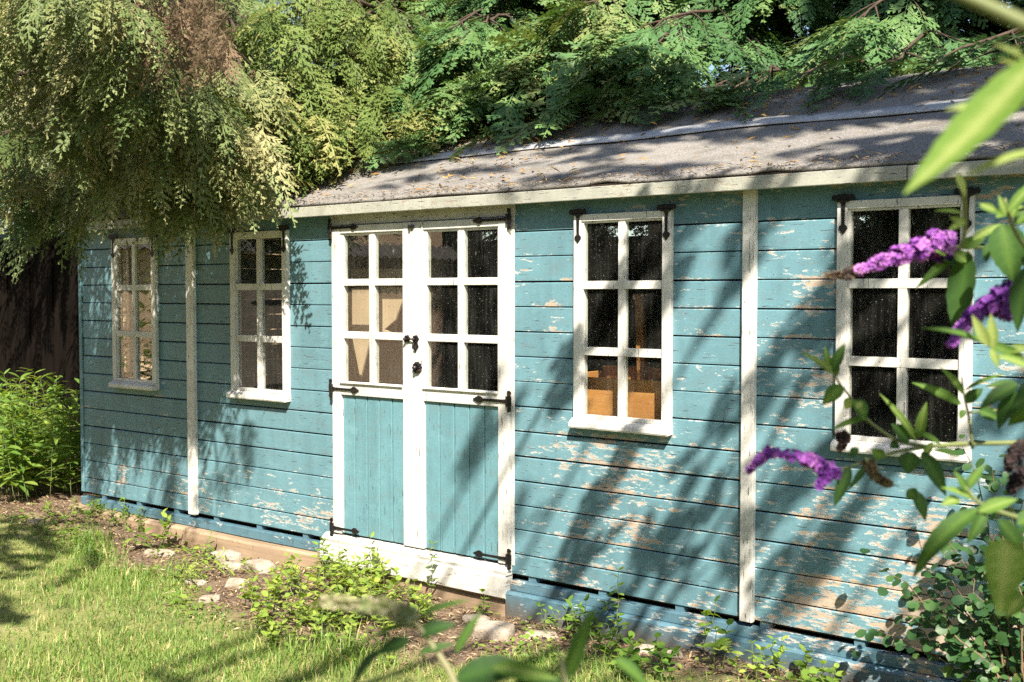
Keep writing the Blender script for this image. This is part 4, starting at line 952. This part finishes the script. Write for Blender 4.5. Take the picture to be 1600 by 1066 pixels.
# ------------------------------------------------------------------ left background
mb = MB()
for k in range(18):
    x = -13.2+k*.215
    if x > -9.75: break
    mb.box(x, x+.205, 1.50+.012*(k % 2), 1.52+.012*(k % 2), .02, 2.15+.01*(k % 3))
fe = empty('board_fence', (-11.4, 1.5, 0), 'dark stained vertical board fence left of the shed, deep shade put into its colour', 'fence')
mb.obj('boards', M['shaded_fence'], fe)
mb = MB(); mb.box(-13.2, -9.75, 1.54, 1.60, .5, .58); mb.box(-13.2, -9.75, 1.54, 1.60, 1.7, 1.78); mb.obj('rail', M['shaded_fence'], fe)
def wallhouse(): 
    r = empty('garden_outbuilding', (-12.2, 4.3, 0), 'peach rendered outbuilding seen through the first window and the far end window', 'outbuilding')
    mb = MB(); mb.box(-16, -9.9, 3.9, 6., 0, 2.3); mb.obj('wall', M['peach'], r)
    mb = MB(); mb.add([(-16.1, 3.7, 2.32), (-9.75, 3.7, 2.32), (-9.75, 5., 3.1), (-16.1, 5., 3.1)], [(0, 1, 2, 3)]); mb.add([(-16.1, 6.2, 2.32), (-9.75, 6.2, 2.32), (-9.75, 5., 3.1), (-16.1, 5., 3.1)], [(3, 2, 1, 0)])
    o = mb.obj('roof', M['felt'], r); s = o.modifiers.new('t', 'SOLIDIFY'); s.thickness = .05
    mb = MB(); mb.box(-12.0, -11.1, 3.87, 3.899, 0, 1.95); mb.obj('door', M['grey_boards'], r)
wallhouse()
weed((-10.75, 3.0), 'yellow green climber seen through the first window against the peach wall', 40, 2.0, .5, .15, LO, 'bush', 73, 'climber', None, 14, .65, .3, 'climbing_plant', .12)
# outbuilding across the garden, mirrored in the second window and in the doors
r_ = empty('garden_outbuilding', (-11.2, -3.6, 0), 'peach outbuilding with a grey timber door, mirrored in the second window', 'outbuilding')
mb = MB(); mb.box(-13.5, -10.6, -7.5, -1.75, 0, 2.7); mb.obj('wall', M['peach'], r_)
mb = MB(); mb.box(-10.599, -10.56, -4.7, -3.3, 0, 1.98); dd_ = mb.obj('door', M['grey_boards'], r_)
for z in (.5, 1.5):
    mb = MB(); n_ = np.array((1, 0, 0.)); mb.prism([(0, -.03), (.5, -.02), (.55, 0), (.5, .02), (0, .03)], (-10.559, -4.65, z), (0, 1, 0), (0, 0, 1), (1, 0, 0), .01); mb.obj('hinge', M['iron'], dd_)
mb = MB()
for k in range(40):
    y0 = -7.7+k*.155; mb.add([(-10.3, y0, 2.05), (-10.3, y0+.08, 2.09), (-10.3, y0+.155, 2.05), (-10.62, y0+.155, 2.25), (-10.62, y0+.08, 2.29), (-10.62, y0, 2.25)], [(0, 1, 4, 5), (1, 2, 3, 4)])
mb.obj('roof', M['felt'], r_)
weed((-9.7, -2.3), 'loose green shrub in front of the mirrored peach outbuilding', 26, 1.7, .4, .16, LO, 'bush', 74, 'shrub', None, 12, .6, .25, 'garden_bush', .12)

# unseen hedge added across the lawn so the panes reflect dark
hd = empty('reflection_hedge', (-6, -11.0, 0), 'unseen tall dark hedge added across the lawn to darken the window reflections', 'hedge')
r_h = np.random.default_rng(77); n_h = 16000; hx = r_h.uniform(-19, 6.5, n_h); ht = r_h.uniform(0, 1, n_h)
hz = np.where(ht < .85, r_h.uniform(0, 3.3, n_h), 3.3); hy = np.where(ht < .85, -10.5+.12*np.sin(hx*2), r_h.uniform(-11.6, -10.5, n_h))+r_h.normal(0, .06, n_h)
scatter('foliage', LEAF_OVATE, np.stack([hx, hy, hz], 1), r_h.normal(0, 1, (n_h, 3))+np.array((0, .6, -.3)), r_h.normal(0, .5, (n_h, 3))+np.array((0, .8, .6)), r_h.uniform(.10, .20, n_h), r_h.uniform(0, .5, n_h), M['round'], hd, r_h)
mb = MB(); mb.box(-19, 6.5, -11.6, -10.65, -.05, 3.2); mb.obj('branches', M['bark'], hd)

# ------------------------------------------------------------------ buddleia
class Bud:
    def __init__(s, seed): s.r = np.random.default_rng(seed); s.L = []; s.T = []
    def leaf(s, b, t, d, wpx, v=.45, fold=.3, curl=.12, dt=None, face=None, sk=.72):
        p = at(*b, d); q = at(*t, d if dt is None else dt); s.L.append((p, q, wpx/FPX*d*.5, v, fold, curl, face, sk))
    def stem(s, pts, r0, r1):
        P = np.array([at(x, y, d) for x, y, d in pts]); k = len(P); tt = np.linspace(0, k-1, (k-1)*5+1)
        Q = np.stack([np.interp(tt, np.arange(k), P[:, i]) for i in range(3)], 1)
        for _ in range(3): Q[1:-1] = (Q[:-2]+2*Q[1:-1]+Q[2:])/4
        s.T.append((Q, np.linspace(r0, r1, len(Q)))); return Q
    def build_foliage(s, root):
        V = []; F = []; A = []
        for (p, q, hw, v, fold, curl, face, sk) in s.L:
            d = q-p; L = np.linalg.norm(d); d = d/L; tocam = CAM-p; tocam /= np.linalg.norm(tocam)
            nrm = tocam*.75+np.array((0, 0, .55))+s.r.normal(0, .22, 3) if face is None else np.array(face, float)
            y = np.cross(nrm, d); y /= np.linalg.norm(y); z = np.cross(d, y); n = 18; b = len(V); rw = s.r.uniform(.02, .07)
            cv = curl*L
            for i in range(n+1):
                t = i/n; w = hw*1.05*(max(0, math.sin(math.pi*t**sk)))**.85*(1+.05*math.sin(t*40)); w = max(w, .0006)
                m = p+d*L*t+z*cv*4*t*(1-t)*.5
                V += [m+y*w+z*fold*w, m+y*w*.5+z*fold*w*.4, m, m-y*w*.5+z*fold*w*.4, m-y*w+z*fold*w]; k_ = rw*(1 if i % 3 == 0 else -.4); A += [v-.06-k_, v+k_, v+.20, v+k_, v-.06-k_]
            for i in range(n):
                for j in range(4): a = b+i*5+j; F.append((a, a+1, a+6, a+5))
        return np_obj('foliage', np.array(V), F, M['bud'], root, var=np.clip(A, 0, 1), smooth=True)
    def spike(s, root, pts, w0, n, mat='petal', var=(.35, .95), fl=.0115, name='flower_spike', core=True):
        """flower panicle along pts (base to tip), half width w0 tapering"""
        P = np.array([at(x, y, d) for x, y, d in pts]); k = len(P); O = []; D = []; U = []; S = []; vv = []
        for _ in range(n):
            u = s.r.uniform(0, 1)**.9; i = u*(k-1); a = min(int(i), k-2); o = P[a]+(P[a+1]-P[a])*(i-a); ax = P[a+1]-P[a]; ax /= np.linalg.norm(ax)
            d = s.r.normal(0, 1, 3); d -= ax*d.dot(ax); d /= np.linalg.norm(d)+1e-9; w = w0*(1-.78*u**1.3)*(.8+.25*math.sin(u*34))
            c_ = o+d*w*s.r.uniform(.75, 1.05); fs = fl*s.r.uniform(.7, 1.2)*(1-.35*u); base_a = s.r.uniform(0, 6.28); t1 = np.cross(d, ax); v0 = float(np.clip(s.r.uniform(*var)+.15*(u > .7), 0, 1))
            for m in range(4):
                an = base_a+m*1.571; O.append(c_); D.append(ax*math.cos(an)+t1*math.sin(an)+d*.35); U.append(d); S.append(fs); vv.append(v0+s.r.normal(0, .07))
        tv = np.array([(0, .05, 0), (.55, .42, .08), (1, 0, 0), (.55, -.42, .08)]); tf = np.array([[0, 1, 2, 3]])
        o = scatter(name, [(tv, tf)], O, D, U, S, vv, M[mat], root, s.r, jit=.04)
        if core:
            t = np.linspace(0, 1, 12); Q = np.stack([np.interp(t*(k-1), np.arange(k), P[:, i]) for i in range(3)], 1)
            merge_tubes('flower_core', [(Q, w0*.42*(1-.85*t**1.2)+.0015)], M['petal'] if mat == 'petal' else M['spent'], o, .05, n=7)
        return o
b = Bud(91); rootp = np.array((.95, -2.35, 0)); rootp[2] = float(gz(.95, -2.35))
bud = empty('buddleia_bush', rootp, 'buddleia with purple flower spikes and long leaves reaching in from the right', 'shrub')
def to_root(x, y, d):
    e = at(x, y, d); return [rootp+np.array((0, 0, -.05)), rootp*.5+e*.5+np.array((.12, 0, .1)), e]
def rootstem(x, y, d, r0=.012, r1=.006):
    P = np.array(to_root(x, y, d)); t = np.linspace(0, 2, 11); Q = np.stack([np.interp(t, np.arange(3), P[:, i]) for i in range(3)], 1)
    for _ in range(4): Q[1:-1] = (Q[:-2]+2*Q[1:-1]+Q[2:])/4
    b.T.append((Q, np.linspace(r0, r1, 11)))
# lower arching branch with the drooping spike
rootstem(1720, 680, 2.15); b.stem([(1720,680,2.15),(1600,692,2.1),(1500,693,2.05),(1408,703,2.0),(1350,722,1.98),(1306,736,1.96)], .0055, .0022)
b.spike(bud, [(1308,738,1.96),(1272,722,1.96),(1240,712,1.95),(1205,706,1.95),(1186,720,1.95),(1168,738,1.95)], .012, 130, var=(.15, .8))
b.spike(bud, [(1300,735,1.95),(1285,748,1.95),(1280,762,1.95)], .011, 60, var=(.1, .4))
b.spike(bud, [(1262,722,1.94),(1268,712,1.94)], .016, 40, var=(.6, 1.))
b.spike(bud, [(1600,700,2.0),(1582,712,2.0),(1575,738,2.0)], .014, 90, 'spent', (0., .3)); b.spike(bud, [(1604,735,2.0),(1586,755,2.0),(1578,768,2.0)], .014, 90, 'spent', (0., .3))
b.spike(bud, [(1314,675,2.0),(1320,690,2.0),(1312,702,2.0)], .010, 50, 'spent', (.1, .7))
b.stem([(1450,698,2.02),(1400,690,2.0),(1352,655,1.98),(1330,622,1.97),(1308,595,1.96),(1297,572,1.96)], .0035, .0016)
L = b.leaf
L((1300,585),(1251,550),1.95,13,.85); L((1297,578),(1289,541),1.95,10,.7); L((1300,580),(1320,537),1.95,17,.4); L((1305,590),(1312,560),1.96,9,.5); L((1316,603),(1285,633),1.96,24,.55); L((1300,578),(1275,560),1.94,8,.95)
L((1330,622),(1320,640),1.97,16,.9); L((1335,625),(1352,658),1.96,26,.5); L((1340,640),(1347,628),1.95,14,.95); L((1352,655),(1300,672),1.97,14,.55)
L((1432,690),(1374,615),2.0,13,.78); L((1420,690),(1392,662),2.0,26,.25); L((1405,695),(1390,700),2.0,18,.2); L((1436,684),(1448,628),2.0,16,.75); L((1470,695),(1420,672),2.0,14,.6)
L((1502,632),(1425,598),2.02,16,.62); L((1505,616),(1468,574),2.02,15,.72); L((1506,640),(1500,655),2.0,10,.5)
b.stem([(1520,700,2.05),(1514,650,2.03),(1506,618,2.02),(1503,590,2.02)], .003, .0015); b.stem([(1700,640,2.2),(1600,650,2.1),(1550,640,2.06),(1512,645,2.03)], .004, .002)
L((1508,610),(1572,584),2.03,9,.6); L((1509,630),(1536,607),2.03,20,.35); L((1530,642),(1560,655),2.03,20,.4)
L((1424,706),(1418,740),1.99,31,.22); L((1440,706),(1478,775),1.98,25,.2); L((1328,730),(1303,792),1.96,20,.2); L((1356,726),(1325,767),1.97,10,.25); L((1446,712),(1458,690),1.98,13,.85); L((1500,712),(1455,704),2.0,14,.4); L((1380,715),(1362,702),1.98,18,.6)
b.spike(bud, [(1356,722,1.97),(1362,738,1.97),(1378,752,1.97),(1398,758,1.97)], .007, 70, 'spent', (.7, 1.), core=False); b.stem([(1352,715,1.97),(1362,738,1.97),(1378,752,1.97),(1405,760,1.97)], .003, .0012)
L((1425,768),(1446,815),1.98,26,.3); L((1418,765),(1432,780),1.97,20,.35); L((1340,700),(1330,715),1.97,14,.3)
# upper branch, flower against the window
rootstem(1720, 400, 2.2); b.stem([(1720,400,2.2),(1640,395,2.15),(1560,388,2.1),(1485,385,2.05)], .005, .003)
b.spike(bud, [(1482,384,2.05),(1465,380,2.05),(1440,388,2.05),(1405,400,2.05),(1370,412,2.05),(1336,425,2.05)], .027, 420, var=(.4, .95))
b.spike(bud, [(1336,425,2.05),(1320,430,2.05),(1292,432,2.05)], .006, 50, 'spent', (.2, .9))
b.spike(bud, [(1480,392,2.05),(1468,408,2.05)], .016, 70, var=(.2, .6))
L((1512,392),(1496,535),2.04,44,.30,.25,.05); L((1492,398),(1430,452),2.05,15,.5); L((1500,388),(1540,372),2.05,20,.6); L((1490,395),(1510,410),2.03,20,.75); L((1478,400),(1460,392),2.03,14,.7); L((1470,405),(1500,420),2.04,18,.3)
b.stem([(1498,272,1.55),(1506,295,1.55),(1508,330,1.6),(1508,365,1.7),(1500,388,1.9)], .004, .003)
L((1494,272),(1508,308),1.54,13,1.0); L((1508,345),(1480,362),1.6,12,.9); L((1508,350),(1485,340),1.6,13,.9); L((1506,335),(1460,330),1.62,10,.8); L((1520,375),(1570,350),2.0,15,.85)
L((1565,350),(1582,440),1.9,55,.42); L((1545,380),(1540,410),1.95,14,.3); L((1600,370),(1588,395),1.9,30,.25); L((1556,340),(1600,322),1.8,14,.75)
L((1572,335),(1560,305),1.7,11,.8); L((1575,330),(1620,280),1.7,17,.7); L((1555,328),(1530,318),1.7,11,.85); L((1582,340),(1590,310),1.75,12,.75); L((1585,350),(1625,330),1.75,22,.6); L((1530,322),(1576,338),1.75,10,.6)
b.stem([(1640,430,1.9),(1590,372,1.8),(1575,335,1.7),(1570,310,1.7)], .004, .002)
# right hand flower and its branch
b.stem([(1700,470,2.1),(1640,450,2.0),(1595,455,1.95)], .004, .003); rootstem(1720, 470, 2.1)
b.spike(bud, [(1592,452,1.92),(1560,468,1.92),(1530,485,1.92),(1505,508,1.92),(1486,540,1.92)], .020, 330, var=(.25, .65)); b.spike(bud, [(1560,478,1.92),(1572,490,1.92),(1583,490,1.92)], .016, 110, var=(.15, .5))
L((1608,415),(1590,520),1.85,34,.22); L((1620,400),(1608,430),1.85,40,.2)
b.stem([(1720,600,1.6),(1640,575,1.6),(1570,545,1.6),(1540,535,1.6),(1500,525,1.6)], .0035, .0015)
L((1545,540),(1519,492),1.58,17,1.0); L((1552,545),(1548,490),1.58,17,.92); L((1540,535),(1438,513),1.6,13,.5); L((1600,560),(1525,530),1.6,17,.6); L((1610,575),(1550,555),1.58,15,.85); L((1570,550),(1620,545),1.6,17,.9); L((1548,545),(1560,575),1.58,13,.9)
L((1600,570),(1640,600),1.6,20,.8); L((1590,600),(1530,640),1.85,24,.35); L((1640,590),(1580,640),1.8,34,.3); L((1600,612),(1560,672),1.85,40,.28); L((1620,640),(1575,665),1.85,30,.55); L((1600,660),(1640,690),1.9,30,.3); L((1590,600),(1540,605),1.95,14,.4)
# low leaves
rootstem(1700, 830, 1.7); b.stem([(1700,830,1.7),(1600,812,1.66),(1530,790,1.62),(1508,760,1.62)], .005, .002)
L((1572,842),(1561,965),1.45,62,.86,.25,.05,face=(.45,-.75,.5),sk=.48); L((1530,795),(1426,905),1.62,34,.45,.25,.3); L((1512,770),(1490,735),1.62,14,.5); L((1510,765),(1540,725),1.62,15,.6); L((1500,780),(1470,790),1.62,18,.8); L((1530,800),(1590,780),1.6,22,.7); L((1560,812),(1600,870),1.55,30,.4); L((1590,820),(1640,800),1.6,30,.5); L((1520,780),(1470,762),1.62,16,.75); L((1540,800),(1510,850),1.6,20,.4); L((1600,930),(1572,965),1.5,36,.8)
# near leaves at the top right
rootstem(1800, 90, 1.0, .010, .006); b.stem([(1800,90,1.0),(1700,95,.95),(1610,105,.92)], .004, .003)
L((1628,85),(1412,304),.92,78,.82,.18,-.06); L((1600,168),(1478,172),.95,24,1.0); L((1640,235),(1500,282),.95,22,.95); L((1605,95),(1552,68),.95,10,.95); L((1598,100),(1560,92),.95,9,.95); L((1592,90),(1589,70),.95,8,.95); L((1640,175),(1590,160),.95,26,.95)
b.stem([(1470,-22,.75),(1540,8,.74),(1620,46,.73),(1760,120,.75),(1900,260,.9)], .0042, .006)
b.build_foliage(bud); [merge_tubes('stem', [t_], M['stem'], bud, .35, n=7) for t_ in b.T]

# a second buddleia low in front of the lens
b = Bud(92); rootp = np.array((-.95, -3.35, 0)); rootp[2] = float(gz(-.95, -3.35))
bud2 = empty('buddleia_bush', rootp, 'low blurred buddleia sprig with dark leaves at the bottom edge of the view', 'shrub'); L = b.leaf
rootstem(730, 1120, 1.3, .008, .005); b.stem([(730,1120,1.3),(705,1050,1.3),(670,1000,1.3),(645,965,1.3)], .0045, .002)
b.spike(bud2, [(645,965,1.3),(610,950,1.3),(560,945,1.3),(505,938,1.3)], .008, 120, 'stem', (.2, .9), core=False)
L((655,990),(712,976),1.3,24,.2); L((640,1000),(588,1022),1.3,22,.2); L((598,1018),(548,1085),1.28,44,.22); L((655,1020),(712,1006),1.3,13,.3); L((712,1020),(752,955),1.3,15,.45); L((660,960),(735,938),1.3,12,.5); L((645,975),(570,1000),1.3,10,.5)
L((712,1062),(838,1046),1.25,46,.2,.2,.25); L((770,1042),(872,1062),1.22,26,.75)
rootstem(890, 1130, 1.3, .008, .005); b.stem([(890,1130,1.3),(884,1062,1.3),(872,1018,1.3)], .0045, .002)
L((888,1058),(930,948),1.3,26,.5); L((800,1080),(880,1062),1.25,40,.15); L((960,1030),(1012,1075),1.3,26,.5)
b.build_foliage(bud2); [merge_tubes('stem', [t_], M['stem'], bud2, .7, n=7) for t_ in b.T]

# shrub with small round leaves against the wall at the right
def round_shrub():
    r = np.random.default_rng(95); base = np.array((-.95, -.42, float(gz(-.95, -.42)))); root = empty('round_leaved_shrub', base, 'shrub of small round dark leaves growing up the wall below the right window', 'shrub')
    O = []; D = []; U = []; S = []; v = []; tb = []
    ends = [(1345,985),(1380,890),(1420,925),(1400,960),(1440,880),(1450,960),(1480,900),(1490,990),(1520,860),(1510,940),(1540,1000),(1560,880),(1570,960),(1590,830),(1530,800),(1600,780),(1480,845),(1500,1030),(1580,1030),(1620,900),(1640,960),(1550,730),(1500,690),(1580,745),(1610,1040),(1420,985),(1550,920),(1600,1000),(1470,940),(1535,960),(1590,900)]
    for (px, py) in ends:
        e = onY(px, py, r.uniform(-.42, -.16)); cc = curve(base+np.array((r.normal(0, .05), r.normal(0, .03), 0)), e, .12, 12, .012, r); tb.append((cc, np.linspace(.005, .0012, 12)))
        for j in range(24):
            t = .35+.65*j/23; i = min(int(t*11), 10); o = cc[i]+(cc[i+1]-cc[i])*(t*11-i)
            if j % 2: 
                tw = o+r.normal(0, .055, 3); o = tw
            d = (cc[i+1]-cc[i]); d /= np.linalg.norm(d); sd = np.cross(d, (0, -.5, 1.))*(1 if j % 2 else -1)
            O.append(o); D.append(sd+d*.3+r.normal(0, .35, 3)); U.append(np.array((0, -.6, .8))+r.normal(0, .3, 3)); S.append(r.uniform(.028, .052)); v.append(float(np.clip(r.normal(.4, .25), 0, 1)))
    merge_tubes('stem', tb, M['twig'], root, n=4); scatter('foliage', LEAF_ROUND, O, D, U, S, v, M['round'], root, r, jit=.03, smooth=True)
round_shrub()
